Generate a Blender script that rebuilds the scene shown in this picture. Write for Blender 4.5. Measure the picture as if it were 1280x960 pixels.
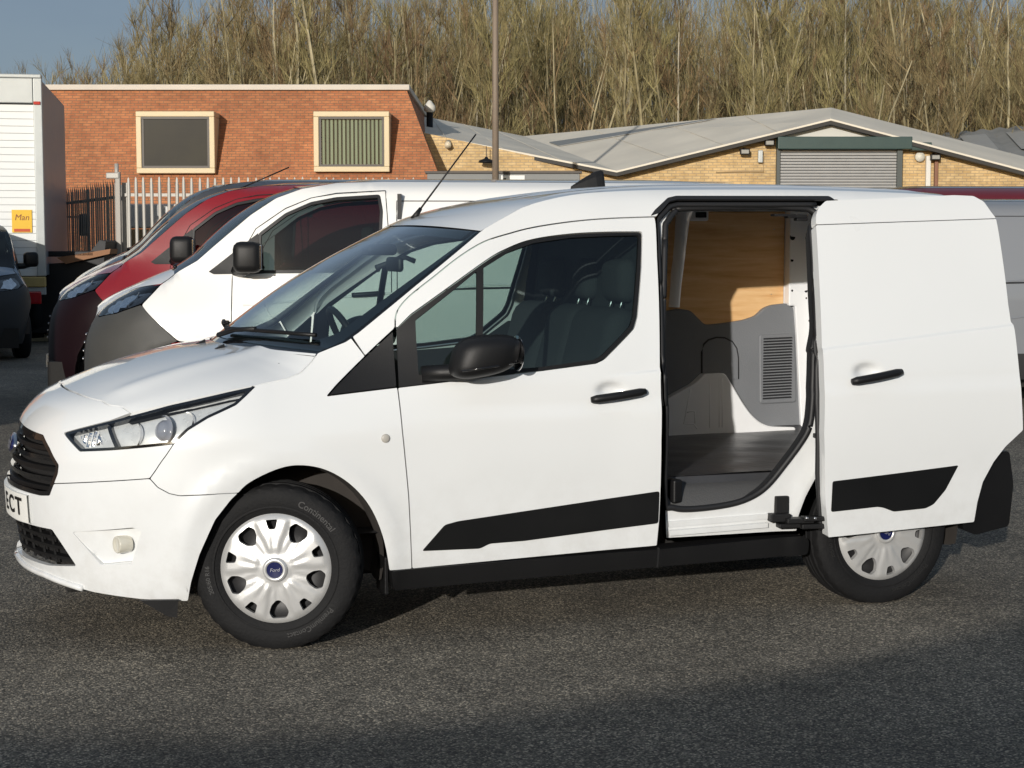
import bpy, bmesh, math, random
import numpy as np
from mathutils import Vector, Matrix
from mathutils.geometry import delaunay_2d_cdt

random.seed(7)
scene = bpy.context.scene
for o in list(bpy.data.objects):
    bpy.data.objects.remove(o)
COL = scene.collection
PI = math.pi
R = math.radians

# ------------------------------------------------------------------ camera
# World frame: X along the parked van towards its tail, Y away from the photographer, Z up,
# origin on the tarmac under the van's front axle.
CAM = Vector((-1.152, -7.233, 1.558))
PSI, PIT = 0.322, 0.0824
cd = bpy.data.cameras.new('camera')
cam = bpy.data.objects.new('camera', cd)
COL.objects.link(cam)
cam.location = CAM
cam.rotation_euler = (PI / 2 - PIT, 0, -PSI)
cd.sensor_width = 36
cd.lens = 36 * 2100 / 1280
cd.clip_start = .05
cd.clip_end = 1500
scene.camera = cam

# ------------------------------------------------------------------ sky, sun, exposure
SUN_DIR = Vector((.569, .823, -.22)).normalized()      # the way the light travels
SUN_EL = math.asin(-SUN_DIR.z)
to_sun = -SUN_DIR
world = bpy.data.worlds.new('World')
scene.world = world
world.use_nodes = True
wn = world.node_tree
wn.nodes.clear()
out = wn.nodes.new('ShaderNodeOutputWorld')
bg = wn.nodes.new('ShaderNodeBackground')
sky = wn.nodes.new('ShaderNodeTexSky')
sky.sky_type = 'NISHITA'
sky.sun_disc = False
sky.sun_elevation = SUN_EL
sky.sun_rotation = math.atan2(to_sun.x, to_sun.y)
sky.air_density = 1.0
sky.dust_density = 1.5
bg.inputs['Strength'].default_value = .10
# grey winter cloud over the whole sky, thinning evenly towards the sun that shines below it
tcw = wn.nodes.new('ShaderNodeTexCoord')
mpw = wn.nodes.new('ShaderNodeMapping')
mpw.inputs['Scale'].default_value = (1, 1, 3.5)
nzw = wn.nodes.new('ShaderNodeTexNoise')
nzw.inputs['Scale'].default_value = 2.2
nzw.inputs['Detail'].default_value = 6
nzw.inputs['Roughness'].default_value = .55
mrw = wn.nodes.new('ShaderNodeMapRange')
mrw.inputs['From Min'].default_value = .35
mrw.inputs['From Max'].default_value = .65
mrw.inputs['To Min'].default_value = .78
mrw.inputs['To Max'].default_value = .95
mxw = wn.nodes.new('ShaderNodeMix')
mxw.data_type = 'RGBA'
mxw.inputs[7].default_value = (1.75, 2.35, 3.2, 1)
wn.links.new(tcw.outputs['Generated'], mpw.inputs['Vector'])
wn.links.new(mpw.outputs[0], nzw.inputs['Vector'])
wn.links.new(nzw.outputs['Fac'], mrw.inputs['Value'])
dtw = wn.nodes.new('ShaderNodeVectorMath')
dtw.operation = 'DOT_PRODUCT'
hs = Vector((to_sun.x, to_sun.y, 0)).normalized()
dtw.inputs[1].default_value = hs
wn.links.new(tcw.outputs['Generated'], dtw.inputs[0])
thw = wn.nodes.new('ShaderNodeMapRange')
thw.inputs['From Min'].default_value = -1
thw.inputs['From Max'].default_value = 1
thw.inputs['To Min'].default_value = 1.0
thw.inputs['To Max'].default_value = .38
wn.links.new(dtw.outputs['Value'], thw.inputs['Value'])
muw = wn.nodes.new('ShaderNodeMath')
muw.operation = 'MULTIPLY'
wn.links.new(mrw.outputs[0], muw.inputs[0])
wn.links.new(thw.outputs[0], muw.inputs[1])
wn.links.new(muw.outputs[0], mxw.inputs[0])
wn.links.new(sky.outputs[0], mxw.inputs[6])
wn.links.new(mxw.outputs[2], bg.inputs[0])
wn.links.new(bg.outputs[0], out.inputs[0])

sd = bpy.data.lights.new('sun', 'SUN')
sd.energy = 3.5
sd.angle = R(.55)
sd.color = (1, .955, .89)
sun = bpy.data.objects.new('sun', sd)
COL.objects.link(sun)
sun.rotation_euler = SUN_DIR.to_track_quat('-Z', 'Y').to_euler()
sun.location = (-20, -30, 12)

scene.view_settings.view_transform = 'Standard'
scene.view_settings.look = 'None'
scene.view_settings.exposure = .08
scene.view_settings.gamma = 1
scene.view_settings.use_curve_mapping = False
scene.render.resolution_x = 1024
scene.render.resolution_y = 768
scene.render.engine = 'CYCLES'
scene.cycles.max_bounces = 14
scene.cycles.diffuse_bounces = 8
scene.cycles.transparent_max_bounces = 16

# ------------------------------------------------------------------ materials
MATS = {}
def nodes_of(name):
    m = bpy.data.materials.new(name)
    m.use_nodes = True
    nt = m.node_tree
    return m, nt, nt.nodes['Principled BSDF']
def simple(name, col, rough=.5, metal=0., coat=0., spec=.5, bump=0., bscale=60., var=0., vscale=4.):
    """plain procedural material: colour varied by noise, fine bump"""
    if name in MATS:
        return MATS[name]
    m, nt, b = nodes_of(name)
    L = nt.links
    b.inputs['Base Color'].default_value = (*col, 1)
    b.inputs['Roughness'].default_value = rough
    b.inputs['Metallic'].default_value = metal
    b.inputs['Coat Weight'].default_value = coat
    b.inputs['Coat Roughness'].default_value = .04
    b.inputs['Specular IOR Level'].default_value = spec
    tc = nt.nodes.new('ShaderNodeTexCoord')
    if var:
        n = nt.nodes.new('ShaderNodeTexNoise')
        n.inputs['Scale'].default_value = vscale
        n.inputs['Detail'].default_value = 5
        L.new(tc.outputs['Object'], n.inputs['Vector'])
        mr = nt.nodes.new('ShaderNodeMapRange')
        mr.inputs['To Min'].default_value = 1 - var
        mr.inputs['To Max'].default_value = 1 + var
        L.new(n.outputs['Fac'], mr.inputs['Value'])
        mx = nt.nodes.new('ShaderNodeMix')
        mx.data_type = 'RGBA'
        mx.blend_type = 'MULTIPLY'
        mx.inputs[0].default_value = 1
        mx.inputs[6].default_value = (*col, 1)
        L.new(mr.outputs[0], mx.inputs[7])
        L.new(mx.outputs[2], b.inputs['Base Color'])
        mr2 = nt.nodes.new('ShaderNodeMapRange')
        mr2.inputs['To Min'].default_value = max(rough - .1, .02)
        mr2.inputs['To Max'].default_value = min(rough + .1, 1)
        L.new(n.outputs['Fac'], mr2.inputs['Value'])
        L.new(mr2.outputs[0], b.inputs['Roughness'])
    if bump:
        n = nt.nodes.new('ShaderNodeTexNoise')
        n.inputs['Scale'].default_value = bscale
        n.inputs['Detail'].default_value = 4
        L.new(tc.outputs['Object'], n.inputs['Vector'])
        bp = nt.nodes.new('ShaderNodeBump')
        bp.inputs['Strength'].default_value = bump
        bp.inputs['Distance'].default_value = .01
        L.new(n.outputs['Fac'], bp.inputs['Height'])
        L.new(bp.outputs[0], b.inputs['Normal'])
    MATS[name] = m
    return m
def glass(name, tint, ior=1.45, rough=.01, refl=1.0):
    """thin automotive glass: tinted see-through sheet with a fresnel reflection"""
    if name in MATS:
        return MATS[name]
    m = bpy.data.materials.new(name)
    m.use_nodes = True
    nt = m.node_tree
    nt.nodes.clear()
    o = nt.nodes.new('ShaderNodeOutputMaterial')
    t = nt.nodes.new('ShaderNodeBsdfTransparent')
    t.inputs[0].default_value = (*tint, 1)
    g = nt.nodes.new('ShaderNodeBsdfGlossy')
    g.inputs['Roughness'].default_value = rough
    f = nt.nodes.new('ShaderNodeMath')          # Schlick reflectance, same from both sides
    f.operation = 'MULTIPLY_ADD'
    lw = nt.nodes.new('ShaderNodeLayerWeight')
    lw.inputs[0].default_value = .5
    pw = nt.nodes.new('ShaderNodeMath')
    pw.operation = 'POWER'
    pw.inputs[1].default_value = 5
    nt.links.new(lw.outputs['Facing'], pw.inputs[0])
    nt.links.new(pw.outputs[0], f.inputs[0])
    f.inputs[1].default_value = .93
    f.inputs[2].default_value = ((ior - 1) / (ior + 1)) ** 2 * 1.6
    mx = nt.nodes.new('ShaderNodeMixShader')
    mu = nt.nodes.new('ShaderNodeMath')
    mu.operation = 'MULTIPLY'
    mu.inputs[1].default_value = refl
    mu.use_clamp = True
    nt.links.new(f.outputs[0], mu.inputs[0])
    nt.links.new(mu.outputs[0], mx.inputs[0])
    nt.links.new(t.outputs[0], mx.inputs[1])
    nt.links.new(g.outputs[0], mx.inputs[2])
    nt.links.new(mx.outputs[0], o.inputs[0])
    MATS[name] = m
    return m
def paint(name, col, rough=.32):
    """car paint: clear coat over a faintly uneven colour"""
    m = simple(name, col, rough, 0, 1.0, .4, var=.025, vscale=1.7)
    nt = m.node_tree
    L = nt.links
    b = nt.nodes['Principled BSDF']
    src = b.inputs['Base Color'].links[0].from_socket
    # thin road film, splashed up the lower panels in streaky patches
    tc = nt.nodes.new('ShaderNodeTexCoord')
    sx = nt.nodes.new('ShaderNodeSeparateXYZ')
    L.new(tc.outputs['Object'], sx.inputs[0])
    h = nt.nodes.new('ShaderNodeMapRange')
    h.inputs['From Min'].default_value = .70
    h.inputs['From Max'].default_value = .22
    L.new(sx.outputs['Z'], h.inputs['Value'])
    n = nt.nodes.new('ShaderNodeTexNoise')
    n.inputs['Scale'].default_value = 9
    n.inputs['Detail'].default_value = 7
    n.inputs['Roughness'].default_value = .7
    L.new(tc.outputs['Object'], n.inputs['Vector'])
    r = nt.nodes.new('ShaderNodeMapRange')
    r.inputs['From Min'].default_value = .42
    r.inputs['From Max'].default_value = .75
    r.inputs['To Max'].default_value = .30
    L.new(n.outputs['Fac'], r.inputs['Value'])
    k = nt.nodes.new('ShaderNodeMath'); k.operation = 'MULTIPLY'
    L.new(h.outputs[0], k.inputs[0]); L.new(r.outputs[0], k.inputs[1])
    x = nt.nodes.new('ShaderNodeMix'); x.data_type = 'RGBA'
    x.inputs[7].default_value = (.36, .33, .28, 1)
    L.new(k.outputs[0], x.inputs[0]); L.new(src, x.inputs[6])
    L.new(x.outputs[2], b.inputs['Base Color'])
    return m

def asphalt():
    m, nt, b = nodes_of('asphalt')
    L = nt.links
    tc = nt.nodes.new('ShaderNodeTexCoord')
    def vor(s, rnd=1.):
        v = nt.nodes.new('ShaderNodeTexVoronoi')
        v.inputs['Scale'].default_value = s
        v.inputs['Randomness'].default_value = rnd
        L.new(tc.outputs['Object'], v.inputs['Vector'])
        return v
    def noi(s, d=4, r=.6):
        v = nt.nodes.new('ShaderNodeTexNoise')
        v.inputs['Scale'].default_value = s
        v.inputs['Detail'].default_value = d
        v.inputs['Roughness'].default_value = r
        L.new(tc.outputs['Object'], v.inputs['Vector'])
        return v
    v1 = vor(135)
    sep = nt.nodes.new('ShaderNodeSeparateColor')
    L.new(v1.outputs['Color'], sep.inputs[0])
    ramp = nt.nodes.new('ShaderNodeValToRGB')
    e = ramp.color_ramp.elements
    e[0].position = 0; e[0].color = (.075, .068, .055, 1)
    e[1].position = 1; e[1].color = (.64, .555, .42, 1)
    x = e.new(.45); x.color = (.175, .158, .128, 1)
    x = e.new(.8); x.color = (.32, .285, .225, 1)
    L.new(sep.outputs[0], ramp.inputs[0])
    # binder between the chippings
    r2 = nt.nodes.new('ShaderNodeMapRange')
    r2.inputs['From Min'].default_value = .15
    r2.inputs['From Max'].default_value = .62
    r2.inputs['To Min'].default_value = 1
    r2.inputs['To Max'].default_value = .55
    L.new(v1.outputs['Distance'], r2.inputs['Value'])
    big = noi(.55, 5, .62)
    mr = nt.nodes.new('ShaderNodeMapRange')
    mr.inputs['From Min'].default_value = .3
    mr.inputs['From Max'].default_value = .7
    mr.inputs['To Min'].default_value = .66
    mr.inputs['To Max'].default_value = 1.38
    L.new(big.outputs['Fac'], mr.inputs['Value'])
    mid = noi(7, 4, .7)
    mr3 = nt.nodes.new('ShaderNodeMapRange')
    mr3.inputs['From Min'].default_value = .3
    mr3.inputs['From Max'].default_value = .7
    mr3.inputs['To Min'].default_value = .8
    mr3.inputs['To Max'].default_value = 1.2
    L.new(mid.outputs['Fac'], mr3.inputs['Value'])
    mul = nt.nodes.new('ShaderNodeMath'); mul.operation = 'MULTIPLY'
    L.new(r2.outputs[0], mul.inputs[0]); L.new(mr.outputs[0], mul.inputs[1])
    mul2 = nt.nodes.new('ShaderNodeMath'); mul2.operation = 'MULTIPLY'
    L.new(mul.outputs[0], mul2.inputs[0]); L.new(mr3.outputs[0], mul2.inputs[1])
    mx = nt.nodes.new('ShaderNodeMix'); mx.data_type = 'RGBA'; mx.blend_type = 'MULTIPLY'
    mx.inputs[0].default_value = 1
    L.new(ramp.outputs[0], mx.inputs[6]); L.new(mul2.outputs[0], mx.inputs[7])
    # old oil stains
    st = noi(.9, 3, .5)
    sr = nt.nodes.new('ShaderNodeMapRange')
    sr.inputs['From Min'].default_value = .61
    sr.inputs['From Max'].default_value = .74
    sr.inputs['To Min'].default_value = 0
    sr.inputs['To Max'].default_value = .30
    L.new(st.outputs['Fac'], sr.inputs['Value'])
    mx2 = nt.nodes.new('ShaderNodeMix'); mx2.data_type = 'RGBA'
    mx2.inputs[7].default_value = (.045, .043, .04, 1)
    L.new(sr.outputs[0], mx2.inputs[0]); L.new(mx.outputs[2], mx2.inputs[6])
    L.new(mx2.outputs[2], b.inputs['Base Color'])
    b.inputs['Roughness'].default_value = .82
    b.inputs['Specular IOR Level'].default_value = .35
    inv = nt.nodes.new('ShaderNodeMath'); inv.operation = 'SUBTRACT'; inv.inputs[0].default_value = 1
    L.new(v1.outputs['Distance'], inv.inputs[1])
    ad = nt.nodes.new('ShaderNodeMath'); ad.operation = 'ADD'
    L.new(inv.outputs[0], ad.inputs[0]); L.new(sep.outputs[1], ad.inputs[1])
    bp = nt.nodes.new('ShaderNodeBump')
    bp.inputs['Strength'].default_value = .9
    bp.inputs['Distance'].default_value = .004
    L.new(ad.outputs[0], bp.inputs['Height'])
    L.new(bp.outputs[0], b.inputs['Normal'])
    return m
def brick(name, c1, c2, mortar, bw=.225, rh=.075, ms=.008, dark=.0):
    m, nt, b = nodes_of(name)
    L = nt.links
    tc = nt.nodes.new('ShaderNodeTexCoord')
    bt = nt.nodes.new('ShaderNodeTexBrick')
    bt.inputs['Color1'].default_value = (*c1, 1)
    bt.inputs['Color2'].default_value = (*c2, 1)
    bt.inputs['Mortar'].default_value = (*mortar, 1)
    bt.inputs['Scale'].default_value = 1
    bt.inputs['Mortar Size'].default_value = ms
    bt.inputs['Brick Width'].default_value = bw
    bt.inputs['Row Height'].default_value = rh
    bt.inputs['Bias'].default_value = -.1
    L.new(tc.outputs['UV'], bt.inputs['Vector'])
    n = nt.nodes.new('ShaderNodeTexNoise')
    n.inputs['Scale'].default_value = .8
    n.inputs['Detail'].default_value = 6
    n.inputs['Roughness'].default_value = .65
    L.new(tc.outputs['UV'], n.inputs['Vector'])
    mr = nt.nodes.new('ShaderNodeMapRange')
    mr.inputs['From Min'].default_value = .3
    mr.inputs['From Max'].default_value = .7
    mr.inputs['To Min'].default_value = .78
    mr.inputs['To Max'].default_value = 1.18
    L.new(n.outputs['Fac'], mr.inputs['Value'])
    n2 = nt.nodes.new('ShaderNodeTexNoise')
    n2.inputs['Scale'].default_value = 6
    n2.inputs['Detail'].default_value = 3
    L.new(tc.outputs['UV'], n2.inputs['Vector'])
    mr2 = nt.nodes.new('ShaderNodeMapRange')
    mr2.inputs['From Min'].default_value = .3
    mr2.inputs['From Max'].default_value = .7
    mr2.inputs['To Min'].default_value = .85
    mr2.inputs['To Max'].default_value = 1.15
    L.new(n2.outputs['Fac'], mr2.inputs['Value'])
    mul = nt.nodes.new('ShaderNodeMath'); mul.operation = 'MULTIPLY'
    L.new(mr.outputs[0], mul.inputs[0]); L.new(mr2.outputs[0], mul.inputs[1])
    mx = nt.nodes.new('ShaderNodeMix'); mx.data_type = 'RGBA'; mx.blend_type = 'MULTIPLY'
    mx.inputs[0].default_value = 1
    L.new(bt.outputs['Color'], mx.inputs[6]); L.new(mul.outputs[0], mx.inputs[7])
    L.new(mx.outputs[2], b.inputs['Base Color'])
    b.inputs['Roughness'].default_value = .85
    bp = nt.nodes.new('ShaderNodeBump')
    bp.inputs['Strength'].default_value = .6
    bp.inputs['Distance'].default_value = .008
    bp.invert = True
    L.new(bt.outputs['Fac'], bp.inputs['Height'])
    L.new(bp.outputs[0], b.inputs['Normal'])
    return m
def plywood():
    m, nt, b = nodes_of('plywood')
    L = nt.links
    tc = nt.nodes.new('ShaderNodeTexCoord')
    mp = nt.nodes.new('ShaderNodeMapping')
    mp.inputs['Scale'].default_value = (.9, 1, 9)
    mp.inputs['Rotation'].default_value = (0, R(3), 0)
    L.new(tc.outputs['Object'], mp.inputs['Vector'])
    n = nt.nodes.new('ShaderNodeTexNoise')
    n.inputs['Scale'].default_value = 3.2
    n.inputs['Detail'].default_value = 8
    n.inputs['Roughness'].default_value = .62
    n.inputs['Distortion'].default_value = .5
    L.new(mp.outputs[0], n.inputs['Vector'])
    rp = nt.nodes.new('ShaderNodeValToRGB')
    e = rp.color_ramp.elements
    e[0].position = .3; e[0].color = (.60, .32, .12, 1)
    e[1].position = .72; e[1].color = (.80, .54, .28, 1)
    x = e.new(.5); x.color = (.72, .44, .20, 1)
    L.new(n.outputs['Fac'], rp.inputs[0])
    L.new(rp.outputs[0], b.inputs['Base Color'])
    b.inputs['Roughness'].default_value = .55
    return m

M = dict(
    white=paint('white_paint', (.735, .75, .75)),
    black=simple('black_plastic', (.007, .007, .0075), .48, spec=.35, bump=.12, bscale=260, var=.15),
    gloss=simple('gloss_black', (.008, .008, .009), .12, coat=.6),
    decal=simple('black_film', (.006, .0062, .0065), .5, spec=.3, var=.2),
    rubber=simple('rubber', (.007, .007, .0075), .75, spec=.3, bump=.25, bscale=90, var=.35, vscale=9),
    seal=simple('door_seal', (.013, .013, .014), .55),
    liner=simple('arch_liner', (.035, .03, .026), .85, var=.4, vscale=12),
    silver=simple('silver_cover', (.66, .66, .65), .32, metal=.5, coat=.3, var=.07, vscale=6),
    chrome=simple('chrome', (.8, .8, .82), .08, metal=1),
    satin=simple('satin_metal', (.5, .5, .52), .3, metal=1),
    dark=simple('dark_void', (.006, .006, .0065), .8),
    under=simple('underbody', (.014, .013, .012), .85, var=.4),
    screen=glass('screen_glass', (.72, .83, .81), 1.5, .01, 2.0),
    window=glass('window_glass', (.42, .52, .50), 1.5),
    tinted=glass('tinted_glass', (.30, .36, .36), 1.5),
    lens=glass('lens_glass', (.93, .95, .96), 1.45),
    frit=simple('frit_black', (.006, .0065, .008), .08, coat=.5),
    fabric=simple('seat_fabric', (.055, .056, .06), .9, bump=.3, bscale=160, var=.2),
    dash=simple('dash_plastic', (.022, .023, .025), .6, bump=.15, bscale=200),
    trim=simple('grey_trim', (.17, .178, .19), .55, bump=.2, bscale=180, var=.1),
    ply=plywood(),
    mat=simple('rubber_mat', (.045, .046, .05), .38, bump=.35, bscale=14, var=.4, vscale=5),
    inner=paint('inner_white', (.84, .85, .86), .35),
    blue=simple('badge_blue', (.008, .012, .07), .25, coat=.6),
    plate=simple('plate_white', (.78, .78, .74), .4),
    letter=simple('letter_black', (.006, .006, .006), .5),
    whitemark=simple('badge_script', (.45, .45, .5), .3, metal=.4),
    tail=simple('tail_red', (.42, .006, .008), .18, coat=.8),
    amber=simple('amber_lens', (.55, .17, .01), .2, coat=.6),
    steel=simple('galvanised', (.34, .34, .33), .5, metal=.35, var=.2, vscale=6),
)
# ------------------------------------------------------------------ mesh helpers
def mesh_obj(name, verts, faces, mat=None, parent=None, smooth=True, flat_angle=None):
    me = bpy.data.meshes.new(name)
    me.from_pydata([tuple(v) for v in verts], [], faces)
    if mat is not None:
        me.materials.append(mat)
    if smooth:
        me.polygons.foreach_set('use_smooth', [True] * len(me.polygons))
    me.validate()
    me.update()
    o = bpy.data.objects.new(name, me)
    COL.objects.link(o)
    if parent is not None:
        o.parent = parent
    return o
def thing(name, label, cat, loc=(0, 0, 0), rz=0, group=None):
    o = bpy.data.objects.new(name, None)
    o.empty_display_size = .2
    COL.objects.link(o)
    o.location = loc
    o.rotation_euler = (0, 0, rz)
    tag(o, label, cat, group)
    return o
def tag(o, label=None, cat=None, group=None, kind=None):
    if label: o['label'] = label
    if cat: o['category'] = cat
    if group: o['group'] = group
    if kind: o['kind'] = kind
    return o
class MB:
    """collects simple solids that become one mesh"""
    def __init__(s):
        s.v = []; s.f = []
    def add(s, vs, fs):
        n = len(s.v)
        s.v += [tuple(v) for v in vs]
        s.f += [tuple(i + n for i in f) for f in fs]
        return s
    def box(s, c, d, rz=0, bev=0):
        x, y, z = d[0] / 2, d[1] / 2, d[2] / 2
        if bev:
            bm = bmesh.new()
            bmesh.ops.create_cube(bm, size=1)
            for v in bm.verts:
                v.co = Vector((v.co.x * d[0], v.co.y * d[1], v.co.z * d[2]))
            bmesh.ops.bevel(bm, geom=list(bm.edges), offset=min(bev, .49 * min(d)), segments=3, profile=.5, affect='EDGES')
            bm.verts.index_update()
            vs = [v.co.copy() for v in bm.verts]
            fs = [[v.index for v in f.verts] for f in bm.faces]
            bm.free()
        else:
            vs = [Vector((a * x, b * y, e * z)) for a in (-1, 1) for b in (-1, 1) for e in (-1, 1)]
            fs = [(0, 1, 3, 2), (4, 6, 7, 5), (0, 4, 5, 1), (2, 3, 7, 6), (0, 2, 6, 4), (1, 5, 7, 3)]
        m = Matrix.Rotation(rz, 3, 'Z')
        return s.add([m @ v + Vector(c) for v in vs], fs)
    def tube(s, pts, r, n=8, cap=True):
        pts = [Vector(p) for p in pts]
        rs = r if isinstance(r, (list, tuple)) else [r] * len(pts)
        vs = []; fs = []
        up = Vector((0, 0, 1))
        for i, p in enumerate(pts):
            a = pts[max(i - 1, 0)]; b = pts[min(i + 1, len(pts) - 1)]
            t = (b - a).normalized()
            u = up if abs(t.dot(up)) < .95 else Vector((1, 0, 0))
            e1 = t.cross(u).normalized(); e2 = t.cross(e1)
            for k in range(n):
                w = 2 * PI * k / n
                vs.append(p + (e1 * math.cos(w) + e2 * math.sin(w)) * rs[i])
        for i in range(len(pts) - 1):
            for k in range(n):
                fs.append((i * n + k, i * n + (k + 1) % n, (i + 1) * n + (k + 1) % n, (i + 1) * n + k))
        if cap:
            fs.append(tuple(range(n))[::-1]); fs.append(tuple((len(pts) - 1) * n + k for k in range(n)))
        return s.add(vs, fs)
    def lathe(s, prof, n=32, axis='y', c=(0, 0, 0), closed=False):
        """prof = [(along, radius)]"""
        vs = []; fs = []
        for a, r in prof:
            for k in range(n):
                w = 2 * PI * k / n
                q = (r * math.cos(w), a, r * math.sin(w)) if axis == 'y' else ((a, r * math.cos(w), r * math.sin(w)) if axis == 'x' else (r * math.cos(w), r * math.sin(w), a))
                vs.append(Vector(q) + Vector(c))
        m = len(prof)
        for i in range(m if closed else m - 1):
            j = (i + 1) % m
            for k in range(n):
                fs.append((i * n + k, i * n + (k + 1) % n, j * n + (k + 1) % n, j * n + k))
        return s.add(vs, fs)
    def prism(s, poly, d):
        """poly = 3D loop, d = extrusion vector"""
        n = len(poly); d = Vector(d)
        vs = [Vector(p) for p in poly] + [Vector(p) + d for p in poly]
        fs = [tuple(range(n))[::-1], tuple(range(n, 2 * n))] + [(i, (i + 1) % n, n + (i + 1) % n, n + i) for i in range(n)]
        return s.add(vs, fs)
    def grid(s, fn, nu, nv):
        vs = [fn(i / nu, j / nv) for i in range(nu + 1) for j in range(nv + 1)]
        fs = [(i * (nv + 1) + j, (i + 1) * (nv + 1) + j, (i + 1) * (nv + 1) + j + 1, i * (nv + 1) + j + 1) for i in range(nu) for j in range(nv)]
        return s.add(vs, fs)
    def mirror(s):
        n = len(s.v)
        s.v += [(a, -b, c) for a, b, c in s.v]
        s.f += [tuple(i + n for i in f[::-1]) for f in s.f]
        return s
    def build(s, name, mat, parent=None, smooth=False):
        return mesh_obj(name, s.v, s.f, mat, parent, smooth)
def autosmooth(o, ang=35):
    """sharp edges above an angle, smooth elsewhere"""
    me = o.data
    bm = bmesh.new(); bm.from_mesh(me)
    a = R(ang)
    for e in bm.edges:
        e.smooth = not (len(e.link_faces) == 2 and e.calc_face_angle(0) > a)
    for f in bm.faces:
        f.smooth = True
    bm.to_mesh(me); bm.free()
    return o
def text_mesh(body, size, bold=0., shear=0.):
    """flat text as (verts2d, faces), centred on the origin"""
    cu = bpy.data.curves.new('t', 'FONT')
    cu.body = body; cu.size = size; cu.align_x = 'CENTER'; cu.align_y = 'CENTER'
    cu.offset = bold; cu.shear = shear; cu.resolution_u = 3; cu.fill_mode = 'FRONT'
    ob = bpy.data.objects.new('t', cu)
    COL.objects.link(ob)
    dg = bpy.context.evaluated_depsgraph_get()
    me = ob.evaluated_get(dg).to_mesh()
    vs = [(v.co.x, v.co.y) for v in me.vertices]
    fs = [tuple(p.vertices) for p in me.polygons]
    bpy.data.objects.remove(ob); bpy.data.curves.remove(cu)
    return vs, fs

# ------------------------------------------------------------------ body surfaces
class Spl:
    """monotone cubic through points"""
    def __init__(s, x, y):
        n = len(x); h = [x[i + 1] - x[i] for i in range(n - 1)]; d = [(y[i + 1] - y[i]) / h[i] for i in range(n - 1)]
        m = [0] * n; m[0] = d[0]; m[-1] = d[-1]
        for i in range(1, n - 1):
            if d[i - 1] * d[i] > 0:
                w1 = 2 * h[i] + h[i - 1]; w2 = h[i] + 2 * h[i - 1]
                m[i] = (w1 + w2) / (w1 / d[i - 1] + w2 / d[i])
        s.x, s.y, s.m = x, y, m
    def __call__(s, t):
        x = s.x
        t = min(max(t, x[0]), x[-1])
        i = 0
        while i < len(x) - 2 and t > x[i + 1]:
            i += 1
        h = x[i + 1] - x[i]; u = (t - x[i]) / h
        return (1 + 2 * u) * (1 - u) ** 2 * s.y[i] + u * (1 - u) ** 2 * h * s.m[i] + u * u * (3 - 2 * u) * s.y[i + 1] + u * u * (u - 1) * h * s.m[i + 1]
def S(t):
    t = min(max(t, 0), 1)
    return t * t * (3 - 2 * t)
class Body:
    """Side surface of a van body. s = metres behind the front axle along the flank, wrapping round the nose for s<0
    (s = SN is the centreline of the nose); z = height. pt() returns the near (y<0) side."""
    def __init__(s, wz, xn, kw, pe, taper, arches, flare=.013, extra=None):
        s.wz, s.xn, s.kw, s.pe, s.taper, s.arches, s.flare, s.extra = wz, xn, kw, pe, taper, arches, flare, extra
        s.SN = -kw * PI / 2
    def W(s, x, z, ex=True):
        a, x1, lx, z1, lz = s.taper
        w = s.wz(z) - a * S((x1 - x) / lx) * S((z - z1) / lz) - .05 * S((x - 2.3) / 1.3)
        for ax, az, ar in s.arches:
            w += s.flare * math.exp(-((math.hypot(x - ax, z - az) - ar) / .05) ** 2)
        if s.extra and ex:
            w += s.extra(x, z)
        return w
    def base(s, u, z, ex=True):
        if u >= 0:
            return (u, -s.W(u, z, ex), z)
        ph = max(PI / 2 + u / s.kw, 0.)
        w = s.W(0, z); a = -s.xn(z); c, sn = math.cos(ph), math.sin(ph)
        r = ((c / a) ** s.pe + (abs(sn) / w) ** s.pe) ** (-1 / s.pe)
        x, y = -r * c, r * sn
        ax, az, ar = s.arches[0]
        y += s.flare * (math.exp(-((math.hypot(x - ax, z - az) - ar) / .05) ** 2) - math.exp(-((math.hypot(ax, z - az) - ar) / .05) ** 2)) * S((ph - .6) / .5)
        return (x, -y, z)
    def nrm(s, u, z, ex=True):
        e = 1.5e-3
        p0 = s.base(u - e, z, ex) if u - e > s.SN else s.base(u, z, ex)
        p1 = s.base(u + e, z, ex); q0 = s.base(u, z - e, ex); q1 = s.base(u, z + e, ex)
        a = (p1[0] - p0[0], p1[1] - p0[1], p1[2] - p0[2]); b = (q1[0] - q0[0], q1[1] - q0[1], q1[2] - q0[2])
        n = (a[1] * b[2] - a[2] * b[1], a[2] * b[0] - a[0] * b[2], a[0] * b[1] - a[1] * b[0])
        l = math.sqrt(n[0] ** 2 + n[1] ** 2 + n[2] ** 2) + 1e-12
        return (n[0] / l, n[1] / l, n[2] / l)
    def pt(s, u, z, off=0.):
        p = s.base(u, z)
        if off:
            n = s.nrm(u, z, False)        # offset sheets follow the body, not its creases
            y = p[1] + n[1] * off
            if u <= s.SN + 1e-6:
                y = 0.
            return (p[0] + n[0] * off, y, p[2] + n[2] * off)
        return p
def area2(p):
    return sum(p[i][0] * p[(i + 1) % len(p)][1] - p[(i + 1) % len(p)][0] * p[i][1] for i in range(len(p)))
def round_poly(p, r, lock=None):
    if r <= 0:
        return list(p)
    out = []
    n = len(p)
    for i in range(n):
        a, b, c = np.array(p[i - 1]), np.array(p[i]), np.array(p[(i + 1) % n])
        la, lc = np.linalg.norm(a - b), np.linalg.norm(c - b)
        if lock and lock(b) or la < 1e-6 or lc < 1e-6:
            out.append(tuple(b)); continue
        k = min(r, .45 * la, .45 * lc)
        s = b + (a - b) / la * k; e = b + (c - b) / lc * k
        for t in (0, .25, .5, .75, 1):
            out.append(tuple((1 - t) ** 2 * s + 2 * t * (1 - t) * b + t * t * e))
    return out
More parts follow.
